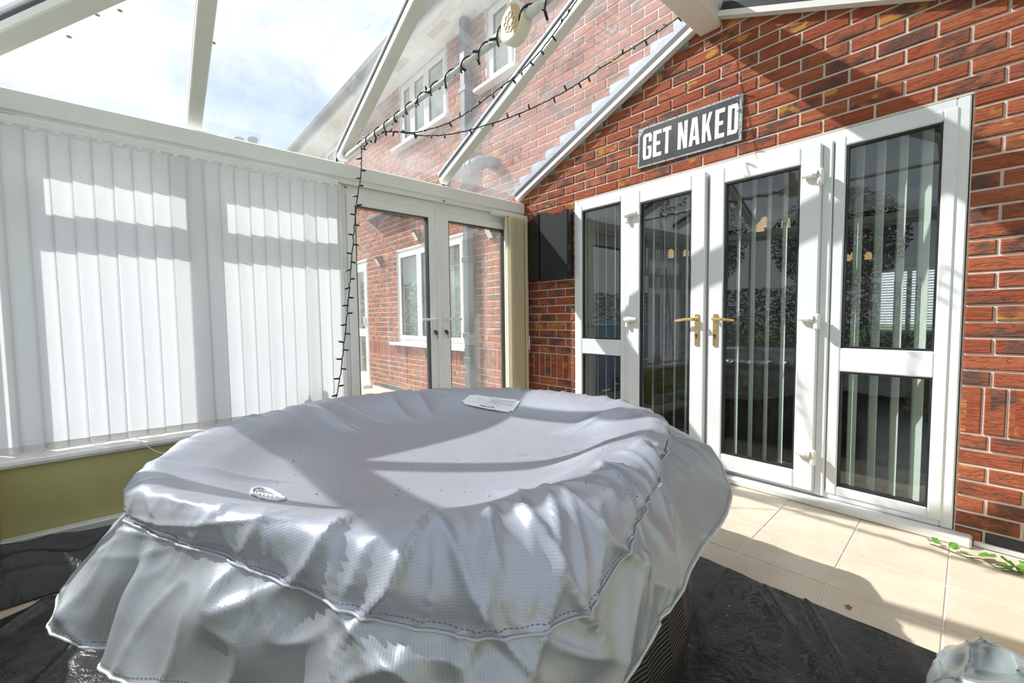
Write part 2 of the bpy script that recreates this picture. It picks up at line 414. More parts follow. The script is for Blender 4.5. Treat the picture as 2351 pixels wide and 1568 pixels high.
# ---- house wall: mortar slab with openings + bricks
OPEN_IN = [(0.0, 2.376, -.1, 2.095)]
OPEN_OUT = [(-3.42, -1.68, .755, 2.075), (-5.12, -4.48, -.05, 2.065), (-3.20, -1.97, 3.50, 4.36), (-1.22, -.76, 3.55, 4.36), (-6.35, -5.35, 3.50, 4.36)]
def slab(name, x0, x1, z0, z1, y0, y1, holes, mat):
    xs = sorted({x0, x1, *[min(max(h[i], x0), x1) for h in holes for i in (0, 1)]}); zs = sorted({z0, z1, *[min(max(h[i], z0), z1) for h in holes for i in (2, 3)]})
    mb = MB()
    for a, b in zip(xs, xs[1:]):
        for c, d in zip(zs, zs[1:]):
            mx_, mz = (a+b)/2, (c+d)/2
            if any(h[0] < mx_ < h[1] and h[2] < mz < h[3] for h in holes): continue
            mb.box((a, y0, c), (b, y1, d))
    return mb.build(name, mat)
wall_in = struct(slab('wall_right', -.66, 3.6, -.2, 3.35, .008, .30, OPEN_IN, 'mortar'), 'red brick house wall inside the conservatory around the patio doors', 'wall')
wall_out_l = slab('wall_back', -8.3, -.66, -.4, 4.36, .008, .30, OPEN_OUT, 'mortar')
# part of the exterior above the conservatory roof joins the exterior wall
up_ = slab('upper', -.66, 3.6, 3.35, 4.36, .008, .30, [h for h in OPEN_OUT if h[1] > -1.3], 'mortar')
bm = bmesh.new(); bm.from_mesh(wall_out_l.data); bm.from_mesh(up_.data); bm.to_mesh(wall_out_l.data); bm.free(); bpy.data.objects.remove(up_)
wall_out = struct(wall_out_l, 'sunlit red brick outer wall of the house seen through the conservatory glass', 'wall')

def brick_mb(L, H):
    e = .004; D = .10; a, b = L/2, H/2
    v = [(-a+e,0,-b+e),(a-e,0,-b+e),(a-e,0,b-e),(-a+e,0,b-e), (-a,e,-b),(a,e,-b),(a,e,b),(-a,e,b), (-a,D,-b),(a,D,-b),(a,D,b),(-a,D,b)]
    f = [(0,1,2,3)] + [(4+i, 4+(i+1) % 4, (i+1) % 4, i) for i in range(4)] + [(8+i, 8+(i+1) % 4, 4+(i+1) % 4, 4+i) for i in range(4)]
    return v, f
RISE, EX = .42, -.70
def roofz(x): return 2.242 + RISE*(min(x, 2.33-x) - EX)
bricks = []    # (cx, cz, L, H, mat)
holes = OPEN_IN + OPEN_OUT
def put_brick(xa, xb, za, zb, mat):
    zc = (za+zb)/2
    segs = [(xa, xb)]
    for h in holes:
        if h[2] < zc < h[3]:
            out = []
            for a, b in segs:
                if b <= h[0]+.002 or a >= h[1]-.002: out.append((a, b)); continue
                if a < h[0]-.02: out.append((a, h[0]-.006))
                if b > h[1]+.02: out.append((h[1]+.006, b))
            segs = out
    for a, b in segs:
        if b-a > .018: bricks.append(((a+b)/2, zc, round(b-a, 4), round(zb-za, 4), mat))
for k in range(-31, 28):
    z1_ = 2.10-.075*k-.006; z0_ = z1_-.063
    if 18 <= k <= 20: continue
    off = 0 if k % 2 else .1125
    i0 = int(-8.3/.225)-1
    for i in range(i0, 17):
        xa = off+i*.225+.006; xb = xa+.213
        if xa < -8.2 or xb > 3.6: continue
        if z1_ > 4.36: continue
        put_brick(xa, xb, z0_, z1_, 'brick_red')
for i in range(-110, 47):
    xa = i*.075+.005
    if xa > 2.3: xa += .052
    put_brick(xa, xa+.065, .530, .745, 'brick_soldier')
for i in range(-37, 16):       # engineering brick plinth course
    xa = i*.225+.1175-.0; put_brick(xa-.1125, xa+.1025, .005, .070, 'blue_brick')
inside, outside = [], []
for b in bricks:
    x, z = b[0], b[1]
    (inside if (x > -.66 and x < 2.9 and z < roofz(x)+.02) else outside).append(b)
bcache = {}
def brick_obj(b, parent):
    x, z, L, H, mat = b
    if (L, H, mat) not in bcache:
        v, f = brick_mb(L, H); me = mesh('brick', v, f); me.materials.append(MATS[mat]); bcache[(L, H, mat)] = me
    return link('brick', bcache[(L, H, mat)], None, parent, Matrix.Translation((x, random.uniform(-.002, .002), z)))
def seen(b):
    P = Vector((b[0], 0, b[1])); d = P-CAM; zc = d.dot(fw)
    if zc < .1: return None
    px = 1175.5+FPX*d.dot(rt)/zc; py = 784-FPX*d.dot(up)/zc
    return px, py, zc
def area(b):
    q = seen(b)
    if not q or not (-40 < q[0] < 2400 and -40 < q[1] < 1600): return -1
    P = Vector((b[0], 0, b[1])); d = (P-CAM); return b[2]*b[3]*abs(d.y)/d.length**3
def split_bricks(lst, parent, vis):
    lst = sorted(lst, key=lambda b: -(area(b) if vis(b) else -1)); n = sum(1 for b in lst if area(b) > 0 and vis(b)); n = min(n, 300)
    for b in lst[:n]: brick_obj(b, parent)
    for mat in ('brick_red', 'brick_soldier', 'blue_brick'):
        mb = MB()
        for b in lst[n:]:
            if b[4] != mat: continue
            v, f = brick_mb(b[2], b[3]); o_ = Vector((b[0], random.uniform(-.002, .002), b[1])); mb.add([Vector(q)+o_ for q in v], f)
        if mb.v:
            o = mb.build({'brick_red': 'brick_courses', 'brick_soldier': 'soldier_course', 'blue_brick': 'plinth_course'}[mat], mat, parent); o['kind'] = 'stuff'
split_bricks(inside, wall_in, lambda b: True)
split_bricks(outside, wall_out, lambda b: b[0] > -4.7 and not (b[0] < -.9 and b[1] < .45))

# ---- ground outside, house eaves and roof
struct(boxo('ground', 'patio', (-9, -14, -.16), (-.74, .0, -.05), bev=0), 'pale paved patio outside the conservatory', 'ground')
struct(boxo('lawn', 'grass', (-60, -60, -.5), (60, 60, -.17), bev=0), 'green lawn around the house', 'lawn')
ev = empty('house_eaves', (-2.5, -.17, 4.36)); struct(ev, 'white soffit and fascia under the dark house roof edge', 'eaves')
boxo('soffit', 'fascia_white', (-8.3, -.33, 4.36), (3.6, .3, 4.375), ev, 0)
boxo('fascia', 'fascia_white', (-8.3, -.345, 4.35), (3.6, -.325, 4.52), ev, .003)
mb = MB(); pr = [(-8.3, -.345-.055+.055*math.cos(t), 4.505-.06*math.sin(t)) for t in [PI*i/8 for i in range(9)]] + [(-8.3, -.455, 4.51), (-8.3, -.345, 4.51)]
mb.prism(pr, (11.9, 0, 0)).build('gutter', 'grey_pipe', ev)
MB().prism([(-8.5, -.40, 4.52), (-8.5, 4.2, 7.6), (-8.5, 4.2, 7.75), (-8.5, -.42, 4.60)], (12.1, 0, 0)).build('roof_slope', 'roof_tile', ev)
for i in range(3):
    boxo('soffit_vent', 'render_grey', (-2.9+i*.9, -.25, 4.352), (-2.55+i*.9, -.16, 4.361), ev, .002)

# ---- uPVC windows and door of the house outer wall
def sash(mb, u0, u1, z0, z1, wd, y0, y1): mb.frame('Y', 0, u0, u1, z0, z1, (wd, wd, wd, wd), y0, y1)
def house_window(n, x0, x1, z0, z1, divs, label, sill=True):
    w_ = struct(empty('window_%d' % n, ((x0+x1)/2, .05, z0)), label, 'window')
    MB().frame('Y', 0, x0, x1, z0, z1, (.055, .055, .055, .055), .03, .10).build('frame', 'upvc', w_)
    xs = [x0+.05]+[x0+(x1-x0)*d for d in divs]+[x1-.05]
    for d in divs:
        xx = x0+(x1-x0)*d; boxo('mullion', 'upvc', (xx-.03, .03, z0+.05), (xx+.03, .10, z1-.05), w_)
    for a, b in zip(xs, xs[1:]):
        a2, b2 = a+.025, b-.025
        s_ = MB().frame('Y', 0, a2-.02, b2+.02, z0+.045, z1-.045, (.055,)*4, .012, .075).build('sash', 'upvc', w_)
        MB().frame('Y', 0, a2+.033, b2-.033, z0+.098, z1-.098, (.008,)*4, .022, .05, 0).build('gasket', 'gasket_black', s_)
        boxo('pane', 'glass_house', (a2+.035, .035, z0+.10), (b2-.035, .042, z1-.10), s_, 0)
    if sill: boxo('sill', 'upvc', (x0-.12, -.09, z0-.045), (x1+.10, .06, z0-.005), w_, .006)
    boxo('room_backing', 'room_wall', (x0, 1.2, z0-.3), (x1, 1.25, z1+.3), w_, 0)
    for i in range(int((x1-x0)/.11)):
        q = MB().box((-.045, -.001, z0+.06), (.045, .001, z1-.06)); at(q, 'blind_slat', 'blind_room', w_, (x0+.08+i*.11, .20, 0), Matrix.Rotation(.9, 3, 'Z'))
    return w_
house_window(1, -3.42, -1.68, .755, 2.075, (.37, .74), 'white ground floor house window beside the grey downpipe')
house_window(2, -3.20, -1.97, 3.50, 4.345, (.28, .58), 'white upstairs house window left of the grey downpipe')
house_window(3, -1.22, -.76, 3.55, 4.345, (), 'narrow white upstairs house window right of the grey downpipe')
house_window(4, -6.35, -5.35, 3.50, 4.345, (.5,), 'far upstairs house window near the end of the wall')
d3 = struct(empty('door_3', (-4.8, .05, -.05)), 'white glazed side door at the far end of the house wall', 'door')
MB().frame('Y', 0, -5.12, -4.48, -.02, 2.065, (.06, .06, .06, .06), .03, .10).build('frame', 'upvc', d3)
lf = MB().frame('Y', 0, -5.05, -4.55, .04, 2.0, (.09, .09, .14, .10), .01, .08).build('door_leaf', 'upvc', d3)
boxo('mid_rail', 'upvc', (-4.96, .012, .80), (-4.64, .078, .93), lf)
boxo('pane', 'glass_house', (-4.97, .04, .17), (-4.63, .048, .81), lf, 0); boxo('pane', 'glass_house', (-4.97, .04, .92), (-4.63, .048, 1.91), lf, 0)
boxo('handle', 'handle_white', (-4.62, -.03, 1.0), (-4.60, .01, 1.14), lf)
boxo('step', 'threshold_white', (-5.16, -.14, -.05), (-4.44, .03, .0), d3, .006)
boxo('room_backing', 'room_wall', (-5.12, 1.2, -.05), (-4.48, 1.25, 2.1), d3, 0)

# ---- patio doors in the brick wall (door_1)
d1 = struct(empty('door_1', (1.188, .03, .03)), 'white patio door set with side panels and brass handles in the brick wall', 'door')
FT, FB = 2.088, .045
MB().frame('Y', 0, .004, 2.372, FB, FT, (.045, .045, .05, .055), -.005, .065, .005).build('outer_frame', 'upvc', d1)
for xx in (.560, 1.835): boxo('mullion', 'upvc', (xx-.024, -.022, FB+.01), (xx+.024, .062, FT-.05), d1, .006)
def panel(x0, x1, hinge_side):
    p_ = MB().frame('Y', 0, x0, x1, FB+.03, FT-.04, (.052,)*4, -.012, .05, .006)
    p_.box((x0+.05, -.012, .775), (x1-.05, .05, .905), .006)
    po = p_.build('side_panel', 'upvc', d1)
    for z0, z1 in ((FB+.08, .777), (.903, FT-.09)):
        MB().frame('Y', 0, x0+.050, x1-.050, z0, z1, (.012,)*4, -.004, .025, 0).build('gasket', 'gasket_black', po)
        boxo('pane', 'glass_house', (x0+.056, .012, z0+.006), (x1-.056, .020, z1-.006), po, 0)
panel(.04, .536, 0); panel(1.862, 2.335, 0)
def leaf(x0, x1, hinge_x, lock_x, ang):
    """door leaf built about its hinge line, swung open by ang"""
    mw = Matrix.Translation((hinge_x, -.03, 0)) @ Matrix.Rotation(ang, 4, 'Z')
    H = hinge_x
    def P(mb, name, mat, par): return mb.build(name, mat, par, mw=mw)
    q = MB().frame('Y', 0, x0-H, x1-H, .075, 2.035, (.098, .098, .105, .098), -.02, .042, .006)
    lo = P(q, 'door_leaf', 'upvc', d1)
    q = MB().frame('Y', 0, x0-H+.096, x1-H-.096, .178, 1.939, (.012,)*4, -.012, .02, 0); P(q, 'gasket', 'gasket_black', lo)
    P(MB().box((x0-H+.102, .004, .184), (x1-H-.102, .012, 1.933)), 'pane', 'glass_house', lo)
    L = lock_x-H; s_ = 1 if lock_x > hinge_x else -1
    q = MB().box((L-.015, -.030, .890), (L+.015, -.018, 1.103), .004); P(q, 'handle_plate', 'brass', lo)
    q = MB().tube([(L, -.03, 1.068), (L, -.062, 1.068)], .010, 10).tube([(L, -.062, 1.068), (L-s_*.06, -.066, 1.068), (L-s_*.135, -.064, 1.058)], [.011, .010, .009], 10)
    P(q, 'lever', 'brass', lo)
    q = MB().lathe([(.0085, 0), (.0085, .004)], (L, -.030, .962), 'Y', 12).box((L-.004, -.034, .940), (L+.004, -.030, .962)); P(q, 'keyhole', 'key_metal', lo)
    for hz_ in (1.845, 1.050, .278):
        q = MB().box((-.012, -.052, hz_-.045), (.016, -.018, hz_+.045), .008)
        q.tube([(-.012+s_*.0, -.045, hz_+.018), (s_*.03, -.048, hz_+.020), (s_*.085, -.040, hz_+.020)], [.020, .020, .012], 12)
        P(q, 'hinge', 'hinge_cream', lo)
    return lo
leaf(.585, 1.186, .585, 1.140, -.040)
leaf(1.198, 1.812, 1.812, 1.252, .004)
th = struct(boxo('trim_1', 'threshold_white', (.0, -.075, .0), (2.44, .07, .043), bev=.008), 'white plastic threshold strip under the patio doors', 'trim')
struct(boxo('trim_2', 'threshold_white', (2.443, -.018, .0), (3.0, .012, .022), bev=.004), 'thin white floor strip below the brick wall', 'trim')
struct(boxo('trim_3', 'mortar', (.0, -.003, 2.089), (2.376, .05, 2.097), bev=0), 'thin dark joint above the patio doors', 'trim')

# ---- left side: dwarf wall, sill, skirting, window, side doors
wl = struct(boxo('wall_left', 'olive_paint', (-.74, -3.62, -.06), (-.49, -1.80, .425), bev=0), 'low olive green painted wall under the blinds', 'wall')
struct(boxo('baseboard_left', 'upvc_aged', (-.49, -3.5, .0), (-.435, -1.83, .105), bev=.006), 'white skirting board along the olive wall', 'skirting')
MBs = MB(); pr = [(-.70, -3.5, .425), (-.476, -3.5, .425), (-.466, -3.5, .430), (-.462, -3.5, .443), (-.466, -3.5, .457), (-.476, -3.5, .462), (-.70, -3.5, .462)]
struct(MBs.prism(pr, (0, 1.69, 0)).build('trim_4', 'sill_white'), 'white window sill on top of the olive wall', 'sill')
w5 = struct(empty('window_5', (-.69, -2.62, .462)), 'white conservatory window with top lights behind the blinds', 'window')
XF0, XF1 = -.735, -.665
MB().frame('X', 0, -3.47, -1.80, .462, 2.066, (.07, .07, .06, .06), XF0, XF1).build('frame', 'upvc', w5)
boxo('mullion', 'upvc', (XF0, -2.715, .50), (XF1, -2.655, 2.03), w5)
boxo('transom', 'upvc', (XF0, -3.42, 1.625), (XF1, -1.85, 1.69), w5)
for a, b in ((-3.41, -2.705), (-2.665, -1.86)):
    fs = MB().frame('X', 0, a, b, 1.665, 2.02, (.06, .055, .055, .055), XF0+.005, XF1+.012).build('fanlight', 'upvc', w5)
    boxo('pane', 'glass_window', (-.704, a+.05, 1.71), (-.698, b-.05, 1.97), fs, 0)
    mc = (a+b)/2
    hd = MB().box((-.655, mc-.02, 1.675), (-.64, mc+.02, 1.70), .004).box((-.64, mc-.09, 1.682), (-.625, mc+.02, 1.696), .005).build('handle', 'handle_white', fs)
    MB().frame('X', 0, a+.01, b-.01, .51, 1.64, (.03,)*4, XF0+.01, XF1+.004).build('bead', 'upvc', w5)
    boxo('pane', 'glass_window', (-.704, a+.035, .53), (-.698, b-.035, 1.62), w5, 0)
struct(boxo('trim_5', 'upvc_aged', (-.75, -1.835, .0), (-.645, -1.775, 2.066), bev=.006), 'white corner post between the blinds and the side doors', 'post')
d2 = struct(empty('door_2', (-.69, -.98, .0)), 'white glazed side double doors opening to the patio', 'door')
MB().frame('X', 0, -1.777, -.02, .0, 2.066, (.035, .16, .05, .075), XF0, XF1, .004).build('frame', 'upvc_aged', d2)
def side_leaf(a, b, lock_y, hand):
    lo = MB().frame('X', 0, a, b, .055, 1.992, (.062, .085, .11, .065) if hand > 0 else (.105, .062, .11, .065), XF0+.006, XF1+.014, .006).build('door_leaf', 'upvc_aged', d2)
    l, r = (.062, .085) if hand > 0 else (.105, .062)
    MB().frame('X', 0, a+l-.003, b-r+.003, .162, 1.930, (.010,)*4, XF0+.02, XF1+.006, 0).build('gasket', 'gasket_black', lo)
    boxo('pane', 'glass_door', (-.704, a+l, .165), (-.698, b-r, 1.927), lo, 0)
    MB().box((-.652, lock_y-.017, .93), (-.643, lock_y+.017, 1.13), .004).build('handle_plate', 'handle_white', lo)
    MB().tube([(-.645, lock_y, 1.087), (-.605, lock_y, 1.087)], .010, 10).tube([(-.605, lock_y, 1.087), (-.600, lock_y-hand*.06, 1.085), (-.603, lock_y-hand*.14, 1.085)], [.011, .010, .010], 10).build('lever', 'handle_white', lo)
    kz = .985
    MB().lathe([(.010, 0), (.010, .006)], (-.643, lock_y, kz), 'X', 12).box((-.637, lock_y-.002, kz-.012), (-.618, lock_y+.002, kz+.012), .0005).lathe([(.016, 0), (.017, .002), (.016, .004)], (-.616, lock_y-.004, kz-.012), 'X', 12).box((-.618, lock_y+.004, kz-.06), (-.614, lock_y+.010, kz-.012), .001).build('keys', 'key_metal', lo)
side_leaf(-1.742, -.984, -1.035, 1)
side_leaf(-.978, -.19, -.930, -1)
struct(boxo('trim_6', 'upvc_aged', (-.668, -1.004, .06), (-.640, -.968, 1.995), bev=.004), 'white cover strip where the side doors meet', 'trim')

# eaves beam (inside) along the left, front and right
pr = [(-.62, 0, 2.195), (-.62, 0, 2.105), (-.632, 0, 2.098), (-.632, 0, 2.066), (-.78, 0, 2.066), (-.78, 0, 2.215), (-.66, 0, 2.215)]
eb = struct(MB().prism([(x, -3.60, z) for x, _, z in pr], (0, 3.585, 0)).build('trim_7', 'upvc_aged'), 'white eaves beam above the blinds and side doors', 'beam')
for (px, py, s_) in ((15, 263, .026), (428, 348, .020), (763, 411, .014), (793, 430, .012), (1018, 425, .014), (1020, 462, .012)):
    q = onX(px, py, -.617); MB().box((-.004, -s_, -.004), (.006, s_, .004), .002).build('rusty_screw', 'steel_rusty', eb, mw=Matrix.Translation(q))
YF = -3.53
struct(MB().prism([(-.78, YF-.06, 2.135), (3.11, YF-.06, 2.135), (3.11, YF+.09, 2.135), (-.78, YF+.09, 2.135)], (0, 0, .076)).build('trim_8', 'upvc_aged'), 'white eaves beam along the garden end', 'beam')  # unseen beam, thinned so sunlight reaches the front of the cover
struct(MB().prism([(2.95, YF, 2.066), (3.11, YF, 2.066), (3.11, -.015, 2.066), (2.95, -.015, 2.066)], (0, 0, .145)).build('trim_9', 'upvc_aged'), 'white eaves beam along the right side', 'beam')
# garden end and right side behind the camera: low wall with glazing above
wf = struct(boxo('wall_front', 'olive_paint', (-.74, YF-.12, -.06), (3.11, YF+.10, .44), bev=0), 'low olive wall at the garden end', 'wall')
wr = struct(boxo('wall_side', 'olive_paint', (2.93, YF+.10, -.06), (3.11, -.0, .44), bev=0), 'low olive wall on the right side', 'wall')
w6 = struct(empty('window_6', (1.16, YF, .44)), 'white framed garden end windows', 'window')
MB().frame('Y', 0, -.70, 3.03, .44, 2.135, (.08, .08, .06, .045), YF-.03, YF+.03).build('frame', 'upvc', w6)
for xx in (.23, 1.16, 2.10): boxo('mullion', 'upvc', (xx-.035, YF-.03, .49), (xx+.035, YF+.03, 2.095), w6)
for a, b in ((-.62, .195), (.265, 1.125), (1.195, 2.065), (2.135, 2.95)): boxo('pane', 'glass_window', (a, YF-.003, .50), (b, YF+.003, 2.092), w6, 0)
w7 = struct(empty('window_7', (3.03, -1.75, .44)), 'white framed right side windows', 'window')
MB().frame('X', 0, YF+.05, -.02, .44, 2.066, (.08, .08, .06, .06), 3.0, 3.06).build('frame', 'upvc', w7)
for yy in (-2.6, -1.73, -.88): boxo('mullion', 'upvc', (3.0, yy-.035, .49), (3.06, yy+.035, 2.01), w7)
for a, b in ((-3.40, -2.635), (-2.565, -1.765), (-1.695, -.915), (-.845, -.10)): boxo('pane', 'glass_window', (3.027, a, .50), (3.033, b, 2.006), w7, 0)

# ---- glazed hipped roof
ceil = struct(empty('ceiling', (1.165, -1.75, 2.2)), 'glazed conservatory roof with white rafters and ridge', 'roof')
XR, YR = 1.165, -1.75          # ridge line x and the end of the ridge
def zl(x): return 2.242 + RISE*(x+.70)
ZR = zl(XR)
RW, CAPH, SPH = .036, .040, .036
def bar(p0, p1, wid, name='rafter', spine=True, capm='rafter_cream'):
    p0, p1 = Vector(p0), Vector(p1); t = (p1-p0).normalized(); side = t.cross(Vector((0, 0, 1))).normalized(); nrm = side.cross(t).normalized()
    def bx(w_, h0, h1, e=0):
        poly = [p0-side*w_+nrm*(h0+e), p0-side*(w_-e)+nrm*h0, p0+side*(w_-e)+nrm*h0, p0+side*w_+nrm*(h0+e), p0+side*w_+nrm*h1, p0-side*w_+nrm*h1]
        return MB().prism(poly, p1-p0)
    o = bx(wid, 0, CAPH, .006).build(name, capm, ceil)
    if spine: bx(wid*.72, CAPH, CAPH+SPH).build('glazing_bar', 'bar_dark', o); bx(wid*.95, CAPH+SPH+.006, CAPH+SPH+.02).build('outer_cap', 'upvc', o)
    return o
for yy in (-.885, -1.74): bar((-.70, yy, zl(-.70)), (1.10, yy, zl(1.10)), RW)
def hipx(y): return -.70 + (y+3.53)*(XR+.70)/(YR+3.53)
bar((-.70, -2.61, zl(-.70)), (hipx(-2.61), -2.61, zl(hipx(-2.61))), RW)
for yy in (-.885, -1.74): bar((3.03, yy, zl(-.70)), (1.23, yy, zl(1.10)), RW)
bar((3.03, -2.61, zl(-.70)), (2*XR-hipx(-2.61), -2.61, zl(hipx(-2.61))), RW)
bar((-.70, -3.53, zl(-.70)), (XR-.02, YR-.02, zl(XR-.02)), .048, 'hip_rafter')
bar((3.03, -3.53, zl(-.70)), (XR+.02, YR-.02, zl(XR-.02)), .048, 'hip_rafter')
def fz(y): return 2.242 + (ZR-2.242)*(y+3.53)/(YR+3.53)
for xx in (.25, XR, 2.08):
    ye = YR if xx == XR else -3.53 + (min(xx, 2*XR-xx)+.70)*(YR+3.53)/(XR+.70)
    bar((xx, -3.53, fz(-3.53)), (xx, ye, fz(ye)), RW)
# wall bars against the brick
def wallbar(x0, x1, z0, z1):
    t = Vector((x1-x0, 0, z1-z0)).normalized(); n_ = Vector((-t.z, 0, t.x));  n_ = n_ if n_.z > 0 else -n_
    a, b = Vector((x0, 0, z0)), Vector((x1, 0, z1)); d = Vector((0, -.055, 0))
    def q(h0, h1, y0, dep): return MB().prism([a+n_*h0+Vector((0, y0, 0)), b+n_*h0+Vector((0, y0, 0)), b+n_*h1+Vector((0, y0, 0)), a+n_*h1+Vector((0, y0, 0))], (0, dep, 0))
    o = q(0, .032, -.004, -.052).build('wall_bar', 'rafter_cream', ceil)
    q(.030, .082, -.004, -.040).build('glazing_bar', 'gasket_black', o)
wallbar(-.70, 1.10, 2.238, 2.238+RISE*1.80); wallbar(3.03, 1.235, 2.238, 2.238+RISE*1.795)
rb = MB().prism([(1.092, 0, 2.965), (1.105, 0, 2.952), (1.225, 0, 2.952), (1.240, 0, 2.970), (1.240, 0, 3.14), (1.092, 0, 3.14)], (0, YR-.06, 0)).build('ridge_beam', 'ridge_cream', ceil)
# glass panes on top of the bars
GO = Vector((0, 0, (CAPH+SPH)/math.cos(math.atan(RISE))))
def pane(poly):
    MB().prism([Vector(q)+GO for q in poly], (0, 0, .006)).build('roof_pane', 'glass_roof', ceil)
def L(x, y): return (x, y, zl(x))
def Rr(x, y): return (2*XR-x, y, zl(x))
def Fp(x, y): return (x, y, fz(y))
for S in (L, Rr):
    for ya, yb in ((-.02, -.873), (-.897, -1.728)): pane([S(-.91, ya), S(1.10, ya), S(1.10, yb), S(-.91, yb)])
    pane([S(-.91, -1.752), S(1.14, -1.752), S(hipx(-2.60)+.0, -2.598), S(-.91, -2.598)])
    pane([S(-.91, -2.622), S(hipx(-2.622), -2.622), S(-.70, -3.53), S(-.91, -3.55)])
ya = lambda x: -3.53 + (min(x, 2*XR-x)+.70)*(YR+3.53)/(XR+.70)
pane([Fp(-.70, -3.59), Fp(.238, -3.59), Fp(.238, ya(.238)), Fp(-.70, -3.53)])
pane([Fp(.262, -3.59), Fp(XR-.012, -3.59), Fp(XR-.012, YR-.02), Fp(.262, ya(.262))])
pane([Fp(XR+.012, -3.59), Fp(2.068, -3.59), Fp(2.068, ya(2.068)), Fp(XR+.012, YR-.02)])
pane([Fp(2.092, -3.59), Fp(3.03, -3.59), Fp(3.03, -3.53), Fp(2.092, ya(2.092))])
# stepped lead flashing above the wall bar (outside, seen through the glass)
fl = []
x = -.72
steps = [(-.72, 0)]
k = 0
poly = [(-.74, 2.242+.10)]
z_ = 2.40
while z_ < 3.25:
    xx = (z_-.10-2.242)/RISE + EX - .06
    poly.append((xx-.14, z_-.0)); poly.append((xx-.14+.0, z_+.075)); z_ += .075
poly2 = []
for i, (a, b) in enumerate(poly[1:]): poly2.append((a, b))
mbf = MB(); z_ = 2.325
while z_ < 3.20:
    xa = (z_-.155-2.242)/RISE + EX; xb = (z_-2.242)/RISE + EX + .10
    mbf.box((xa, -.010, z_), (min(xb, 1.14), -.003, z_+.075), 0); z_ += .075
mbf.build('lead_flashing', 'lead_flashing', ceil)
# tie bar with round boss
mbt = MB().tube([(-.66, -1.745, 2.255), (.2, -1.745, 2.25), (1.165, -1.745, 2.243)], .013, 12); tb = mbt.build('tie_bar', 'rafter_cream', ceil, True)
MB().tube([(1.165, -1.745, 2.243), (2.99, -1.745, 2.255)], .013, 12).build('tie_bar', 'rafter_cream', ceil, True)
MB().tube([(1.165, -1.745, 2.243), (1.165, -1.745, 2.98)], .013, 12).build('tie_bar', 'rafter_cream', ceil, True)
BZ = Vector((1.192, -1.745, 2.248))
bo = MB().lathe([(.058, -.028), (.072, -.024), (.075, .0), (.072, .026), (.066, .030), (.060, .026)], BZ, 'Y', 36).build('tie_boss', 'boss_cream', ceil, False)
MB().lathe([(.060, .0), (.060, .0262)], BZ, 'Y', 32).build('boss_face', 'boss_face', bo)
mbq = MB()
for k in range(8):
    a = 2*PI*k/8; c_ = BZ + Vector((.026*math.cos(a), -.0275, .026*math.sin(a)))
    mbq.tube([c_+Vector((.011*math.cos(t), 0, .011*math.sin(t))) for t in [2*PI*i/10 for i in range(10)]], .0018, 5, closed=True)
mbq.build('flower_relief', 'boss_cream', bo)
for dx in (-.085, .085):
    MB().tube([BZ+Vector((dx*.75, 0, 0)), BZ+Vector((dx*1.3, 0, 0)), BZ+Vector((dx*1.75, 0, 0))], [.021, .019, .014], 12).build('tie_socket', 'rafter_cream', bo, True)
MB().tube([BZ+Vector((0, 0, .06)), BZ+Vector((0, 0, .10)), BZ+Vector((0, 0, .14))], [.021, .019, .014], 12).build('tie_socket', 'rafter_cream', bo, True)
q = Vector((-.655, -1.745, 2.262))
MB().box(q-Vector((.02, .014, .02)), q+Vector((.02, .014, .012)), .004).lathe([(.010, 0), (.010, .012)], q+Vector((.02, .016, .016)), 'X', 10).lathe([(.010, 0), (.010, .012)], q+Vector((.02, -.018, -.006)), 'X', 10).build('tie_bracket', 'hinge_cream', ceil)
for (px, py) in ((223, 36), (275, 26), (158, 86), (490, 100)):
    d = ray(px, py); n_ = Vector((-RISE, 0, 1)); P0 = Vector((-.70, 0, 2.242+GO.z+.008)); t = (P0-CAM).dot(n_)/d.dot(n_); q = CAM+d*t
    MB().lathe([(.004, 0), (.011, .003), (.008, .007), (.002, .008)], (0, 0, 0), 'Z', 7).build('dead_leaf_speck', 'dry_leaf', ceil, mw=Matrix.Translation(q))

# ---- room behind the patio doors
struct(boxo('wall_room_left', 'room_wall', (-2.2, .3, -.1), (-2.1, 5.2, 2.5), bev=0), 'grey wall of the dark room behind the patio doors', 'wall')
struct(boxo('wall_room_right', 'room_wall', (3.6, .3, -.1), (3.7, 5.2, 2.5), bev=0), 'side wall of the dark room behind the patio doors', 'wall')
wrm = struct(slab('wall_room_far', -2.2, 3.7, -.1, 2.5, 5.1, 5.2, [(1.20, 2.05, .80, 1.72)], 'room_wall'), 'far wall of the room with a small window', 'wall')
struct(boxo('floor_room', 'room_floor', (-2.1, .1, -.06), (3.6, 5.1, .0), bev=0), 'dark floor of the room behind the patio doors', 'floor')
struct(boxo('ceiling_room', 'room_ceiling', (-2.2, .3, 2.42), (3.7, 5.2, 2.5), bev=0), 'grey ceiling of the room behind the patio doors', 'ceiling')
w8 = struct(empty('window_8', (1.62, 5.15, .80)), 'small far window with horizontal blinds seen through the patio doors', 'window')
MB().frame('Y', 0, 1.20, 2.05, .80, 1.72, (.05,)*4, 5.11, 5.17).build('frame', 'upvc', w8)
boxo('mullion', 'upvc', (1.60, 5.11, .84), (1.65, 5.17, 1.68), w8)
boxo('pane', 'glass_window', (1.25, 5.145, .85), (2.0, 5.15, 1.67), w8, 0)
vs = MB().box((-.39, -.012, -.0008), (.39, .012, .0008)); vme = mesh('blind_slat', vs.v, vs.f); vme.materials.append(MATS['blind_white'])
for i in range(22): link('blind_slat', vme, None, w8, Matrix.Translation((1.625, 5.06, .86+i*.037)) @ Matrix.Rotation(.5, 4, 'X'))

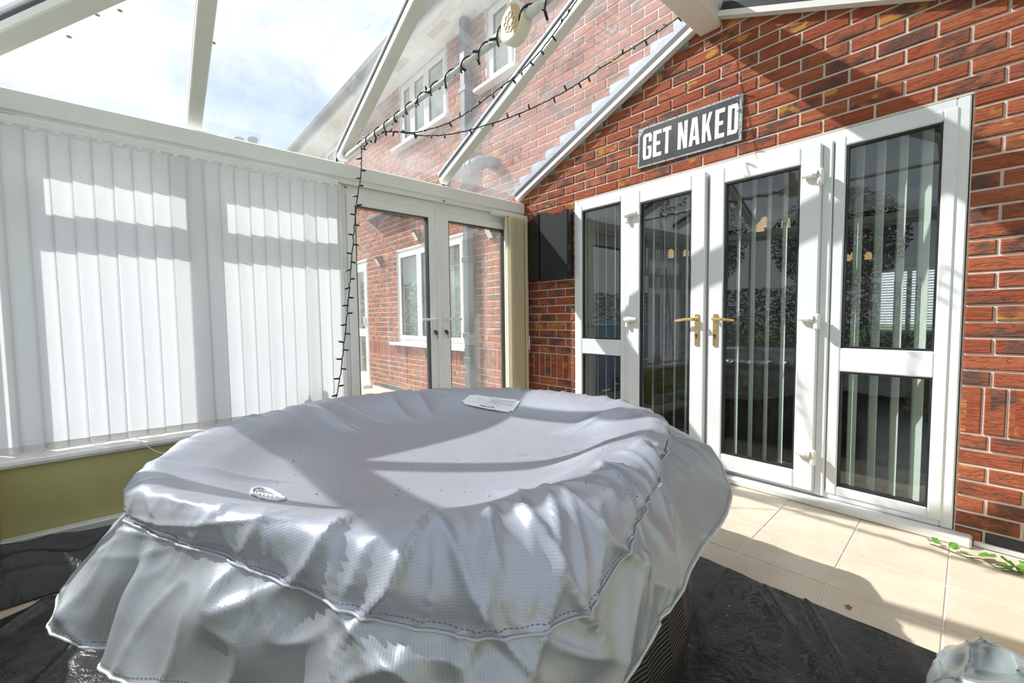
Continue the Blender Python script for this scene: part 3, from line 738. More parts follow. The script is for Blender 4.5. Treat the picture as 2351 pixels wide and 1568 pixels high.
# ================================================================== THINGS
# ---- vertical blind along the left window
vb = tag(empty('vertical_blind', (-.575, -2.62, .475)), 'wide white vertical blind drawn across the left window', 'blind', 'vertical blinds')
boxo('headrail', 'upvc_aged', (-.612, -3.47, 2.022), (-.566, -1.825, 2.062), vb, .004)
SLW = .089; PITCH_S = .0765
def slat_mesh(z0, z1, wid, curve, nz_=12):
    v = []; f = []; nu = 6
    for j in range(nz_+1):
        t = j/nz_
        for i in range(nu+1):
            u = (i/nu-.5); v.append((curve*(1-4*u*u) - .0004, u*wid, z0+(z1-z0)*t))
    for j in range(nz_):
        for i in range(nu): a = j*(nu+1)+i; f.append((a, a+1, a+nu+2, a+nu+1))
    n = len(v); v += [(x+.0010, y, z) for x, y, z in v]; f += [tuple(q+n for q in reversed(fc)) for fc in f]
    # rims
    for j in range(nz_):
        a = j*(nu+1); f.append((a, a+nu+1, n+a+nu+1, n+a)); b = a+nu; f.append((b, n+b, n+b+nu+1, b+nu+1))
    return v, f
sv, sf = slat_mesh(.505, 2.008, SLW, .003); slat_me = mesh('slat', sv, sf, True); slat_me.materials.append(MATS['blind_white'])
sv, sf = slat_mesh(.474, .508, SLW*1.0, .0035, 2); wt_me = mesh('weight_pocket', sv, sf, True); wt_me.materials.append(MATS['blind_hem'])
hq = MB().box((-.004, -.012, 2.006), (.004, .012, 2.024), .002).box((-.003, -.018, 1.998), (.003, .018, 2.010), .001); hk_me = mesh('hanger', hq.v, hq.f); hk_me.materials.append(MATS['upvc_aged'])
slat_pos = []
for i in range(21):
    y = -1.872 - i*PITCH_S
    ang = math.radians(-12 + random.uniform(-3, 3)); tilt = random.uniform(-.004, .004)
    if i == 2: ang = math.radians(-28)
    if i == 0: ang = math.radians(-4)
    xq = -.565 + (.004 if i % 2 else 0)
    mw = Matrix.Translation((xq, y, 0)) @ Matrix.Rotation(ang, 4, 'Z') @ Matrix.Translation((0, 0, 2.0)) @ Matrix.Rotation(tilt, 4, 'X') @ Matrix.Translation((0, 0, -2.0))
    s_ = link('slat', slat_me, None, vb, mw); link('weight_pocket', wt_me, None, s_, mw @ Matrix.Translation((.0012, 0, 0))); link('hanger', hk_me, None, s_, mw)
    slat_pos.append((mw @ Vector((.012, -.042, .487)), mw @ Vector((.012, .042, .487))))
mbc = MB()
for i in range(20):
    a = slat_pos[i][1]; b = slat_pos[i+1][1]; pts = []
    for k in range(9):
        t = k/8; q = a.lerp(b, t); q.z -= .020*(1-(2*t-1)**2)*(.6+.4*math.sin(i*2.1)); q.x += .004; pts.append(q)
    mbc.tube(pts, .0016, 5)
mbc.build('bead_chain', 'chain_white', vb)
pts = [onX(308, 998, -.525), onX(330, 1020, -.45), onX(360, 1038, -.38), onX(395, 1043, -.33), onX(440, 1043, -.28)]
MB().tube(pts, .0016, 5).build('bead_chain', 'chain_white', vb)

# ---- stacked blind gathered in the corner
vc = tag(empty('vertical_blind', (-.56, -.19, .03)), 'cream vertical blind gathered in a stack beside the brick corner', 'blind', 'vertical blinds')
boxo('headrail', 'upvc_aged', (-.612, -1.0 + .55, 2.030), (-.556, -.035, 2.066), vc, .004)
sv, sf = slat_mesh(.04, 2.022, .127, .004, 10)
cs_me = mesh('slat', sv, sf, True); cs_me.materials.append(MATS['blind_cream'])
cw_me = mesh('slat', sv, sf, True); cw_me.materials.append(MATS['blind_white'])
for i in range(17):
    y = -.085 - i*.0135
    link('slat', cw_me if i == 16 else cs_me, None, vc, Matrix.Translation((-.560+random.uniform(-.006, .006), y, 0)) @ Matrix.Rotation(math.radians(86 + random.uniform(-5, 5)) if i < 16 else math.radians(42), 4, 'Z'))
MB().tube([(-.545, -.045, 2.03), (-.55, -.042, 1.5), (-.545, -.043, .92)], .0016, 5).build('pull_cord', 'chain_white', vc)
MB().tube([(-.545, -.043, .92), (-.545, -.043, .90), (-.545, -.043, .78)], [.004, .009, .012], 10).build('cord_weight', 'handle_white', vc, True)
MB().tube([(-.545, -.043, .79), (-.535, -.040, .76), (-.545, -.036, .735), (-.552, -.042, .76)], .0015, 5).build('pull_cord', 'chain_white', vc)

# ---- blind inside the room behind the patio doors
# slats hang ajar
vr = tag(empty('vertical_blind', (1.18, .17, .02)), 'half open vertical blind hanging inside behind the patio doors', 'blind', 'vertical blinds')
boxo('headrail', 'upvc', (-.02, .15, 2.11), (2.40, .19, 2.15), vr, .004)
sv, sf = slat_mesh(.09, 2.115, SLW, .004, 8); rs_me = mesh('slat', sv, sf, True); rs_me.materials.append(MATS['blind_room'])
for i in range(27):
    link('slat', rs_me, None, vr, Matrix.Translation((.03+i*.091, .17, 0)) @ Matrix.Rotation(math.radians(35+random.uniform(-5, 5)), 4, 'Z'))

# ---- sign
SGN = Vector((1.0125, -.012, 2.340)); SGA = -.023
def sg(u, v, y=0.0): return SGN + Vector((u*math.cos(SGA)-v*math.sin(SGA), y, u*math.sin(SGA)+v*math.cos(SGA)))
sign = tag(empty('wall_sign', SGN), 'black tin wall sign with worn white capital letters above the patio doors', 'sign')
hw, hh = .370, .1435
MB().prism([sg(-hw, -hh, -.004), sg(hw, -hh, -.004), sg(hw, hh, -.004), sg(-hw, hh, -.004)], (0, .010, 0)).build('rim', 'sign_rim', sign)
e = .013
MB().prism([sg(-hw+e, -hh+e, -.0055), sg(hw-e*1.6, -hh+e, -.0055), sg(hw-e*1.6, hh-e, -.0055), sg(-hw+.05, hh-e, -.0055), sg(-hw+e, hh-.06, -.0055)], (0, .002, 0)).build('plate', 'sign_tin', sign)
GL = {
 'G': [[(0,.10),(.14,0),(.86,0),(1,.10),(1,.50),(.52,.50),(.52,.40),(.66,.40),(.66,.13),(.36,.13),(.36,.87),(.66,.87),(.66,.66),(1,.66),(1,.90),(.86,1),(.14,1),(0,.90)]],
 'E': [[(0,0),(1,0),(1,.15),(.42,.15),(.42,.43),(.85,.43),(.85,.57),(.42,.57),(.42,.85),(1,.85),(1,1),(0,1)]],
 'T': [[(.31,0),(.69,0),(.69,.85),(1,.85),(1,1),(0,1),(0,.85),(.31,.85)]],
 'N': [[(0,0),(.35,0),(.35,.56),(.62,0),(1,0),(1,1),(.65,1),(.65,.44),(.38,1),(0,1)]],
 'A': [[(0,0),(.33,0),(.38,.2),(.5,.2),(.5,.34),(.42,.34),(.5,.80),(.5,1),(.26,1)], [(1,0),(.67,0),(.62,.2),(.5,.2),(.5,.34),(.58,.34),(.5,.80),(.5,1),(.74,1)]],
 'K': [[(0,0),(.37,0),(.37,.30),(.46,.42),(.66,0),(1,0),(.68,.60),(.98,1),(.64,1),(.37,.58),(.37,1),(0,1)]],
 'D': [[(0,.5),(.37,.5),(.37,.86),(.64,.86),(.64,.5),(1,.5),(1,.86),(.86,1),(0,1)], [(0,.5),(.37,.5),(.37,.14),(.64,.14),(.64,.5),(1,.5),(1,.14),(.86,0),(0,0)]]}
for ch, pa, pb in (('G',1476,1496),('E',1499,1518.5),('T',1521.5,1540.5),('N',1556,1578),('A',1581.5,1606.5),('K',1611.5,1634.5),('E',1641,1663),('D',1670,1694.5)):
    ua = onY(pa, 300, -.02).x-SGN.x; ub = onY(pb, 300, -.02).x-SGN.x; q = MB()
    for pl in GL[ch]: q.prism([sg(ua+(ub-ua)*x, -.092+.184*y, -.0064) for x, y in pl], (0, .0008, 0))
    q.build('letter', 'letter_paint', sign)

# ---- black wavy-topped wall cabinet in the corner
cb = tag(empty('wall_cabinet', (-.28, -.04, 1.44)), 'black wall cabinet with wavy top hung on the brick beside the stacked blind', 'cabinet')
def wave(x):   # top outline over the width
    t = (x+.555)/.545; return 1.985 + .066*math.sin(max(0, min(1, t/.42))*PI/2)**2 - (.052*(math.sin((t-.42)/.38*PI/2)**2) if t > .42 and t < .80 else (.052 if t >= .80 else 0)) + (.028*math.sin((t-.80)/.2*PI/2) if t >= .80 else 0)
def slabx(xa, xb, y0, y1, zb, ins=0.0):
    n = 18; top = [(xa+(xb-xa)*i/n, wave(xa+(xb-xa)*i/n)-ins) for i in range(n+1)]
    return MB().prism([(xa, y0, zb), (xb, y0, zb)] + [(x, y0, z) for x, z in reversed(top)], (0, y1-y0, 0))
slabx(-.555, -.012, -.062, -.003, 1.445, .004).build('body', 'black_wood', cb)
slabx(-.555, -.360, -.080, -.064, 1.437).build('door_panel', 'black_gloss', cb)
slabx(-.342, -.012, -.084, -.064, 1.440).build('door_panel', 'black_felt', cb)
for zz in (1.52, 1.70, 1.93): boxo('hinge', 'key_metal', (-.013, -.070, zz-.02), (-.006, -.050, zz+.02), cb, .002)

# ---- hot tub
TC = Vector((1.03, -2.04, 0))
tub = tag(empty('hot_tub', TC), 'round black inflatable hot tub standing under the silver cover', 'hot tub')
prof = [(.86, .008), (.91, .03), (.94, .10), (.945, .20), (.93, .31), (.89, .42), (.83, .52), (.77, .58), (.72, .60), (.64, .56), (.61, .40), (.60, .10)]
v = []; f = []; n = 192
for r_, h in prof:
    for k in range(n):
        a = 2*PI*k/n; rib = .006*abs(math.sin(a*24)) if .05 < h < .55 and r_ > .8 else 0
        v.append(TC + Vector(((r_-rib)*math.cos(a), (r_-rib)*math.sin(a), h)))
for i in range(len(prof)-1):
    for k in range(n): f.append((i*n+k, i*n+(k+1) % n, (i+1)*n+(k+1) % n, (i+1)*n+k))
f += [tuple(range(n))[::-1], tuple(range((len(prof)-1)*n, len(prof)*n))]
link('wall', mesh('wall', v, f, True), 'tub_wall', tub)

# ---- silver cover
def table(pts, sm):
    pts = sorted((t % 360, *r) for t, *r in pts); pts = [(pts[-1][0]-360, *pts[-1][1:])] + pts + [(pts[0][0]+360, *pts[0][1:])]
    out = []
    for d in range(720):
        t = d/2
        for a, b in zip(pts, pts[1:]):
            if a[0] <= t <= b[0]:
                s_ = (t-a[0])/(b[0]-a[0]) if b[0] > a[0] else 0; out.append([x+(y-x)*s_ for x, y in zip(a[1:], b[1:])]); break
    if sm:
        w_ = int(sm*2); res = []
        for d in range(720): res.append([sum(out[(d+i) % 720][c] for i in range(-w_, w_+1))/(2*w_+1) for c in range(len(out[0]))])
        out = res
    return out
crest = table([(-92,.875,.690),(-82,.865,.692),(-65,.852,.693),(-50,.842,.693),(-37,.85,.693),(-25,.845,.690),(-8,.80,.690),(8,.77,.688),(20,.765,.688),(35,.80,.692),(48,.85,.694),(60,.86,.696),(73,.845,.694),(95,.81,.690),(121,.785,.688),(145,.765,.688),(169,.75,.688),(206,.765,.690),(238,.77,.692),(255,.81,.692)], 5)
seam = table([(-90,.935,.60),(-73,.885,.602),(-60,.872,.600),(-48,.892,.575),(-36,.972,.552),(-25,.998,.52),(-15,1.0,.52),(-4,.935,.57),(8,.865,.60),(20,.835,.62),(35,.862,.64),(53,.935,.655),(62,.95,.64),(75,.91,.63),(90,.885,.62),(110,.915,.61),(122,.93,.61),(150,.87,.62),(182,.92,.61),(210,.86,.62),(238,.92,.61),(256,.89,.61)], 2)
hem = table([(-89.5,1.085,.375),(-84,1.03,.362),(-78,.995,.36),(-70,.985,.365),(-57,.955,.40),(-46,.955,.41),(-36,1.02,.37),(-25,1.06,.34),(-11,1.01,.36),(0,.968,.385),(12,.962,.40),(22.7,.975,.405),(40,1.10,.46),(50,1.15,.512),(57,1.175,.52),(65,1.10,.48),(80,1.05,.39),(100,1.0,.36),(130,1.02,.35),(170,1.0,.35),(200,.99,.35),(235,1.02,.36),(255,1.03,.37)], 2)
def tb_(T, th):
    d = (math.degrees(th) % 360)*2; i = int(d) % 720; f_ = d-int(d); a, b = T[i], T[(i+1) % 720]; return [x+(y-x)*f_ for x, y in zip(a, b)]
KS = [0, .22, .40, .51, .58, .635, .70, .78, .89, 1.0]
def knots(th):
    rc, zc = tb_(crest, th); rs, zs = tb_(seam, th); rh, zh = tb_(hem, th)
    return [(0, .552), (.40*rc, .560), (.70*rc, .598), (.89*rc, .664), (rc, zc), (rc+.42*(rs-rc)+.018, zc-.010), (rc+.80*(rs-rc)+.014, zs+.45*(zc-zs)), (rs, zs), (rs+.50*(rh-rs)+.010, zs+.48*(zh-zs)), (rh, zh)]
def prof_at(K, s_):
    for i in range(len(KS)-1):
        if s_ <= KS[i+1]+1e-9: break
    t = (s_-KS[i])/(KS[i+1]-KS[i]); p1, p2 = K[i], K[i+1]; p0 = K[i-1] if i > 0 else (-p2[0], p2[1]); p3 = K[i+2] if i+2 < len(K) else p2
    def cr_(a, b, c, d): 
        return .5*((2*b)+(-a+c)*t+(2*a-5*b+4*c-d)*t*t+(-a+3*b-3*c+d)*t*t*t)
    return cr_(p0[0], p1[0], p2[0], p3[0]), cr_(p0[1], p1[1], p2[1], p3[1])
def nz3(x, y, z): return noise.noise(Vector((x, y, z)))
def ridged(x, y, z=0.0): return 1-2*abs(nz3(x, y, z))
def crs(x, y, z, k): return math.exp(-k*abs(nz3(x, y, z))*1.6)
def wrap(d): return (d+180) % 360-180
NT, NSEG = 640, 150
ring_s = [ (KS[7]*i/110) for i in range(111)] + [KS[7]+(1-KS[7])*i/45 for i in range(1, 46)]
grid = []
for k in range(NT):
    th = 2*PI*k/NT; dg = wrap(math.degrees(th)); K = knots(th); cx, sy = math.cos(th), math.sin(th); colp = []
    front = max(0, min(1, (dg+104)/14))*max(0, min(1, (38-dg)/18))
    left = max(0, min(1, (dg+104)/10))*max(0, min(1, (-38-dg)/16))
    base = [prof_at(K, s_) for s_ in ring_s]
    for i, s_ in enumerate(ring_s):
        r_, z_ = base[i]; a, b = base[max(0, i-1)], base[min(len(base)-1, i+1)]
        dr, dz = b[0]-a[0], b[1]-a[1]; ln = math.hypot(dr, dz) or 1; nr, nzz = -dz/ln, dr/ln
        X, Y = r_*cx, r_*sy
        d = 0.0
        tw = min(1, r_/.25)
        d += .006*nz3(X*2.2, Y*2.2, 3.1)*tw
        right = max(0, min(1, (dg+20)/14))*max(0, min(1, (95-dg)/20))
        if .30 < s_ < .62:                      # soft creases running down into the sag
            w_ = math.sin((s_-.30)/.32*PI)**2
            lf_ = max(0, min(1, (math.hypot(X+.25, Y-.46)-.22)/.12)); d += .016*w_*crs(th*2.6, s_*1.5, 1.3, 6)*(1.5 if (dg > 120 or dg < -105) else 1.0)*lf_
            d += .022*w_*math.exp(-((wrap(dg-62)+40*(s_-.5))/4.0)**2)
        if .53 < s_ < .93:                      # crossing pleats over the front rim
            w_ = max(0, min(1, (s_-.53)/.07))*max(0, min(1, (.93-s_)/.16)); q = th*4.6
            pl = .026*crs(q*1.2+s_*2.8, s_*1.1, 7.7, 6.5) + .024*crs(q*1.3-s_*3.6, s_*1.3, 2.2, 6.5) + .012*crs(q*2.4+s_*2, s_*3, 5.1, 6) - .012
            d += w_*pl*(front*(1-.72*left) + .3*(1-front))
            d += w_*left*.008*crs(th*3+s_*14, s_*6, 4.4, 5)
        if s_ > .74:                            # loose crumpled skirt
            t = (s_-.74)/.26; k_ = 1-.72*right
            d += (.010*t*math.sin(th*11+1.2*math.sin(th*3)+.7) + .030*t*nz3(th*4.5, s_*2.0, 5.5))*k_
            tt = min(1, t*2.4)
            d += tt*k_*(.030*crs(th*3.0+s_*2.6, s_*2.2, 11.2, 4.0) + .024*crs(th*3.4-s_*3.4, s_*2.0, 21.2, 4.0) + .008*crs(th*7+s_*4, s_*5, 31.2, 4.0) - .02)
            d -= .050*t*math.exp(-((dg+80.3)/1.7)**2); d += .022*t*math.exp(-((dg+76.5)/2.2)**2)
            d -= .030*t*math.exp(-((dg+31+18*(t-.5))/2.5)**2); d += .028*t*math.exp(-((dg+24+10*(t-.5))/3.0)**2)
        r2, z2 = r_+nr*d, z_+nzz*d
        if s_ > .74: z2 += .012*nz3(th*5, 8.8, 1.0)*(s_-.74)/.26
        colp.append(TC + Vector((r2*cx, r2*sy, z2)))
    grid.append(colp)
NR = len(ring_s); IS = 110
cover = tag(empty('tub_cover', TC + Vector((0, 0, .35))), 'silver grey weatherproof fabric cover draped over the round hot tub', 'cover')
def ringmesh(i0, i1, centre):
    v = []; f = []; m = i1-i0+1
    for k in range(NT): v += grid[k][i0:i1+1]
    for k in range(NT):
        k2 = (k+1) % NT
        for i in range(m-1): f.append((k*m+i, k*m+i+1, k2*m+i+1, k2*m+i))
    if centre:
        c = len(v); v.append(grid[0][0]); f += [(c, k*m, ((k+1) % NT)*m) for k in range(NT)]
    return v, f
v, f = ringmesh(1, IS, True); tme_ = mesh('top_panel', v, f, True); uvl = tme_.uv_layers.new(name='UVMap'); arc = []
for k in range(NT):
    a_ = 0; ca, sa = math.cos(2*PI*k/NT+.5), math.sin(2*PI*k/NT+.5)
    K_ = [prof_at(knots(2*PI*k/NT), q_) for q_ in ring_s[:IS+1]]
    for i in range(1, IS+1): a_ += math.hypot(K_[i][0]-K_[i-1][0], K_[i][1]-K_[i-1][1]); arc.append((a_*ca, a_*sa))
arc.append((0, 0))
for lp in tme_.loops: uvl.data[lp.index].uv = arc[lp.vertex_index]
link('top_panel', tme_, 'cover_top', cover)
v, f = ringmesh(IS, NR-1, False); sme = mesh('skirt', v, f, True); uvl = sme.uv_layers.new(name='UVMap'); m_ = NR-IS
for lp in sme.loops:
    vi = lp.vertex_index; k_, i_ = vi//m_, vi % m_
    uvl.data[lp.index].uv = (k_/NT*2*PI*.96, i_/(m_-1)*.27)
sk = link('skirt', sme, 'cover_skirt', cover)
def offs(i, o_): return [grid[k][i] + Vector((math.cos(2*PI*k/NT)*o_*.6, math.sin(2*PI*k/NT)*o_*.6, o_*.8)) for k in range(NT)]
MB().tube(offs(IS, .003), .0032, 6, closed=True).build('piping', 'piping_grey', cover, True)
MB().tube(offs(NR-1, .0), .0036, 6, closed=True).build('hem', 'hem_pale', cover, True)
# rows of stitching beside the seam and hem
mbq = MB()
for idx, o_ in ((IS-2, .0015), (NR-4, .0012)):
    P = offs(idx, o_)
    for k in range(NT): mbq.tube([P[k].lerp(P[(k+1) % NT], .2), P[k].lerp(P[(k+1) % NT], .75)], .0008, 4)
st = mbq.build('stitching', 'thread_grey', cover); st['kind'] = 'stuff'
def cover_z(x, y):
    dx, dy = x-TC.x, y-TC.y; th = math.atan2(dy, dx); r_ = math.hypot(dx, dy); K = knots(th)
    k = int(round(th/(2*PI)*NT)) % NT
    best = None
    for i in range(0, 90):
        q = grid[k][i]; rr = math.hypot(q.x-TC.x, q.y-TC.y)
        if best is None or abs(rr-r_) < best[0]: best = (abs(rr-r_), q.z)
    return best[1]
def on_cover(px, py):
    z_ = .62
    for _ in range(14): q = onZ(px, py, z_); z_ = .5*z_+.5*cover_z(q.x, q.y)
    q = onZ(px, py, z_); q.z = cover_z(q.x, q.y); return q
# warning label sewn on the top
lc = [on_cover(*q) for q in ((1057, 929), (1082, 905), (1196, 919), (1176, 949))]
def lab(u, v_, h=.003):
    a = lc[0].lerp(lc[3], u); b = lc[1].lerp(lc[2], u); q = a.lerp(b, v_); return Vector((q.x, q.y, cover_z(q.x, q.y)*.5 + q.z*.5 + h))
v = []; f = []; nu, nv = 16, 10
for j in range(nv+1):
    for i in range(nu+1):
        u, vv = i/nu, j/nv
        v.append(lab(u, vv, .0045))
top = len(v); v += [q - Vector((0, 0, .002)) for q in v]
def cut(i, j): return (i in (0, nu-1)) and (j in (0, nv-1))
for j in range(nv):
    for i in range(nu):
        if cut(i, j): continue
        a = j*(nu+1)+i; f.append((a, a+1, a+nu+2, a+nu+1)); f.append((top+a, top+a+nu+1, top+a+nu+2, top+a+1))
lb = link('warning_label', mesh('warning_label', v, f, True), 'label_white', cover); lb['label'] = 'white printed warning label'
# print: heading reads from the far side, so it is upside down for the camera
fc = bpy.data.curves.new('warning_text', 'FONT'); fc.body = 'WARNING'; fc.size = 1.0; fc.align_x = 'CENTER'; fc.align_y = 'CENTER'
fo = bpy.data.objects.new('warning_text', fc); COL.objects.link(fo); bpy.context.view_layer.update()
tme = bpy.data.meshes.new_from_object(fo.evaluated_get(bpy.context.evaluated_depsgraph_get())); bpy.data.objects.remove(fo)
xs = [q.co.x for q in tme.vertices]; ys = [q.co.y for q in tme.vertices]; wdt = max(xs)-min(xs); hgt = max(ys)-min(ys)
for q in tme.vertices:
    u = .50 - (q.co.x/wdt)*.30; vv = .155 - (q.co.y/hgt)*.12
    q.co = lab(u, vv, .0058)
tme.materials.clear(); link('label_text', tme, 'ink', lb)
def dashes(rows, mat):
    q = MB()
    for (v0, u0, u1, hgt_, seg) in rows:
        u = u0
        while u < u1:
            wd = random.uniform(.010, .035)*seg
            q.add([lab(u, v0, .0056), lab(min(u+wd, u1), v0, .0056), lab(min(u+wd, u1), v0+hgt_, .0056), lab(u, v0+hgt_, .0056)], [(0, 1, 2, 3)]); u += wd+.008*seg
    o = q.build('label_text', mat, lb); o['kind'] = 'stuff'
dashes([(.33, .08, .90, .022, 1)] + [(.46+.06*i, .40+.03*(i % 3), .92, .022, .8) for i in range(7)] + [(.52, .22, .38, .02, 1), (.60, .24, .40, .02, 1), (.72, .15, .36, .02, 1)], 'ink_grey')
# oval logo patch
oc = [on_cover(578, 1131), on_cover(655, 1149), on_cover(612, 1128), on_cover(612, 1153)]
ctr = (oc[0]+oc[1])/2; ax = (oc[1]-oc[0])/2; ay = (oc[2]-oc[3])/2
def lo_(a, s_, h): 
    q = ctr + ax*math.cos(a)*s_ + ay*math.sin(a)*s_; return Vector((q.x, q.y, cover_z(q.x, q.y)+h))
pt = MB().tube([lo_(2*PI*i/40, 1, .004) for i in range(40)], .0036, 6, closed=True).tube([lo_(2*PI*i/40, .78, .003) for i in range(40)], .0018, 5, closed=True).build('logo_patch', 'logo_white', cover, True)
q = MB()
for i in range(5):
    u0 = -.52+i*.24; c_ = [Vector((u0+.07*math.cos(t), .22*math.sin(t)-.1, 0)) for t in [2*PI*j/10 for j in range(9)]]
    q.tube([Vector((p_.x, p_.y, p_.z)) for p_ in [Vector((*(ctr+ax*a.x+ay*a.y).xy, cover_z(*(ctr+ax*a.x+ay*a.y).xy)+.004)) for a in c_]], .003, 5)
q.build('logo_script', 'logo_white', pt, True)
# bits of grit on the cover
q = MB(); rnd = random.Random(3)
def grit(P, s_):
    q.add([P+Vector((rnd.uniform(-s_, s_), rnd.uniform(-s_, s_), -.001)) for _ in range(3)] + [P+Vector((0, 0, s_))], [(0, 1, 3), (1, 2, 3), (2, 0, 3), (0, 2, 1)])
for i in range(95): grit(on_cover(rnd.gauss(1360, 62), rnd.gauss(1025, 22)), .0022)
for i in range(60): grit(on_cover(rnd.uniform(600, 1480), rnd.uniform(985, 1150)), .0028)
tag(q.build('grit', 'crumb'), 'dark specks of grit scattered on the silver cover', 'grit', kind='stuff')

# ---- black polythene sheet on the floor, with a crumpled strip against the olive wall
def ridge(p, a, b, w_, h):
    ab = b-a; t = max(0, min(1, (p-a).dot(ab)/ab.dot(ab))); d = (p-(a+ab*t)).length; return h*math.exp(-(d/w_)**2)
F1 = [onZ(1755, 1350, 0).xy, onZ(1890, 1568, 0).xy]; F2 = [onZ(1850, 1388, 0).xy, onZ(1945, 1568, 0).xy]; F3 = [onZ(1670, 1312, 0).xy, onZ(1630, 1370, 0).xy]
F4 = [onZ(190, 1470, 0).xy, onZ(90, 1568, 0).xy]; F5 = [onZ(0, 1460, 0).xy, onZ(110, 1380, 0).xy]
v = []; f = []; nx, ny = 230, 180
xa, xb, y0_, y1_ = -.10, 2.72, -3.40, -1.06
for j in range(ny+1):
    for i in range(nx+1):
        u, vv = i/nx, j/ny; x = xa+(xb-xa)*u; y = y0_+(y1_-y0_)*vv
        if i == 0: x += .05*nz3(0, y*3, 2)
        x += .22*max(0, 1-(y-y0_)*1.2)*(1-u)**4
        y += (.008*nz3(x*5, 0, 1)+.004) * (1 if j == ny else 0)
        P = Vector((x, y)); h = .003 + .004*max(0, ridged(x*3, y*3, .4)) + .003*max(0, ridged(x*9, y*9, 4.4))
        rr = (P-TC.xy).length
        if rr > .96:
            for (a, b), w_, hh_ in ((F1, .012, .016), (F2, .014, .020), (F3, .010, .012), (F4, .011, .016), (F5, .02, .02)): h += ridge(P, a, b, w_, hh_)
            h += .012*max(0, nz3(x*2.2, y*2.2, 9))*min(1, (rr-.96)*5)
        if rr < .97: h = .004
        v.append((x, y, h))
for j in range(ny):
    for i in range(nx): a = j*(nx+1)+i; f.append((a, a+1, a+nx+2, a+nx+1))
tag(link('plastic_sheet', mesh('plastic_sheet', v, f, True), 'polythene'), 'black polythene sheet spread on the tiles under the hot tub', 'sheet')
v = []; f = []; nx, ny = 90, 60
for j in range(ny+1):
    for i in range(nx+1):
        u, vv = i/nx, j/ny
        P = Vector((-.425+(.46+.06*nz3(u*3, 1, 2))*vv, -3.40+1.05*u, 0)); prof_h = abs(math.sin(min(1, vv*1.0)*PI))**.7
        h = .005 + prof_h*(.105+.05*nz3(u*4, vv*3, 6))*(1-.55*u) + .022*ridged(u*6, vv*5, 3.3)*prof_h + (.035*math.exp(-((vv-.42)/.06)**2))*(1-.4*u)
        v.append((P.x, P.y, max(.008, h)))
for j in range(ny):
    for i in range(nx): a = j*(nx+1)+i; f.append((a, a+1, a+nx+2, a+nx+1))
tag(link('crumpled_sheet', mesh('crumpled_sheet', v, f, True), 'polythene'), 'crumpled roll of black polythene lying along the skirting board', 'sheet')
# gravel and dust on the sheet
q = MB(); rnd = random.Random(11)
for i in range(170):
    P = onZ(rnd.uniform(1610, 2090), rnd.uniform(1300, 1566), .0)
    if P.y < -1.08 and P.x < 2.6: grit(P+Vector((0, 0, .008)), rnd.choice((.0018, .0022, .003, .0045)))
for i in range(50): grit(onZ(rnd.uniform(1620, 1800), rnd.uniform(1262, 1330), 0)+Vector((0, 0, .002)), .0022)
tag(q.build('gravel_bits', 'gravel'), 'small pale gravel bits scattered on the black sheet', 'gravel', kind='stuff')

# ---- folded silver tarpaulin at the bottom right
bl = tag(empty('folded_tarpaulin', (2.62, -1.33, 0)), 'folded silver tarpaulin lying on the floor near the bottom right corner', 'tarpaulin')
v = []; f = []; nx, ny = 80, 60; BC = Vector((2.615, -1.36))
for j in range(ny+1):
    for i in range(nx+1):
        a = 2*PI*i/nx; t = j/ny
        R_ = .27*(1+.10*math.cos(3*a+.6)+.05*math.cos(5*a)); rr = R_*(1-(1-math.cos(t*PI/2))*.98)
        hz_ = .225*math.sin(t*PI/2)**.75
        x, y = BC.x+rr*math.cos(a), BC.y+rr*math.sin(a)
        c_ = .024*crs(x*5, y*5+hz_*4, 2.2, 4.0)+.010*crs(x*11, y*6, hz_*9, 4.5)-.015
        v.append((x+c_*math.cos(a), y+c_*math.sin(a), max(.006, hz_ + (.8*c_ if t > .3 else 0))))
for j in range(ny):
    for i in range(nx): k = (i+1) % nx; f.append((j*(nx+1)+i, j*(nx+1)+k, (j+1)*(nx+1)+k, (j+1)*(nx+1)+i))
link('folded_body', mesh('folded_body', v, f, True), 'bundle_silver', bl)
q = MB(); pts = []
v = []; f = []
for j in range(9):
    for i in range(17):
        a = -.3+2.5*i/16; v.append((2.56+.16*j/8 + .01*math.sin(i), -1.44+.075*math.cos(a)+.02*j/8, .20+.075*math.sin(a)+.006*nz3(i*.7, j*.7, 3)))
for j in range(8):
    for i in range(16): a = j*17+i; f.append((a, a+1, a+18, a+17))
n = len(v); v += [(x, y-.002, z-.002) for x, y, z in v]; f += [tuple(reversed([k+n for k in q_])) for q_ in f]
link('curled_flap', mesh('curled_flap', v, f, True), 'bundle_silver', bl)

# ---- fairy lights
fl_ = tag(empty('string_lights', (-.34, -1.745, 2.256)), 'string of dark cable fairy lights wound on the roof tie bar and hung in swags', 'string lights')
def cam_pt(px, py, dep): return CAM + ray(px, py)*dep
def depth(P): return (Vector(P)-CAM).dot(fw)
def swag(pxs, d0, d1):
    n = len(pxs); L_ = [0]
    for a, b in zip(pxs, pxs[1:]): L_.append(L_[-1]+math.hypot(a[0]-b[0], a[1]-b[1]))
    out = []
    for i in range(n-1):
        p0 = pxs[max(0, i-1)]; p1 = pxs[i]; p2 = pxs[i+1]; p3 = pxs[min(n-1, i+2)]
        for k in range(14):
            t = k/14; c = [.5*((2*p1[j])+(-p0[j]+p2[j])*t+(2*p0[j]-5*p1[j]+4*p2[j]-p3[j])*t*t+(-p0[j]+3*p1[j]-3*p2[j]+p3[j])*t**3) for j in (0, 1)]
            s_ = (L_[i]+(L_[i+1]-L_[i])*t)/L_[-1]; out.append(cam_pt(c[0], c[1], 1/((1-s_)/d0+s_/d1)))
    out.append(cam_pt(*pxs[-1], d1)); return out
dS = depth((-.34, -1.745, 2.256))
helix = []
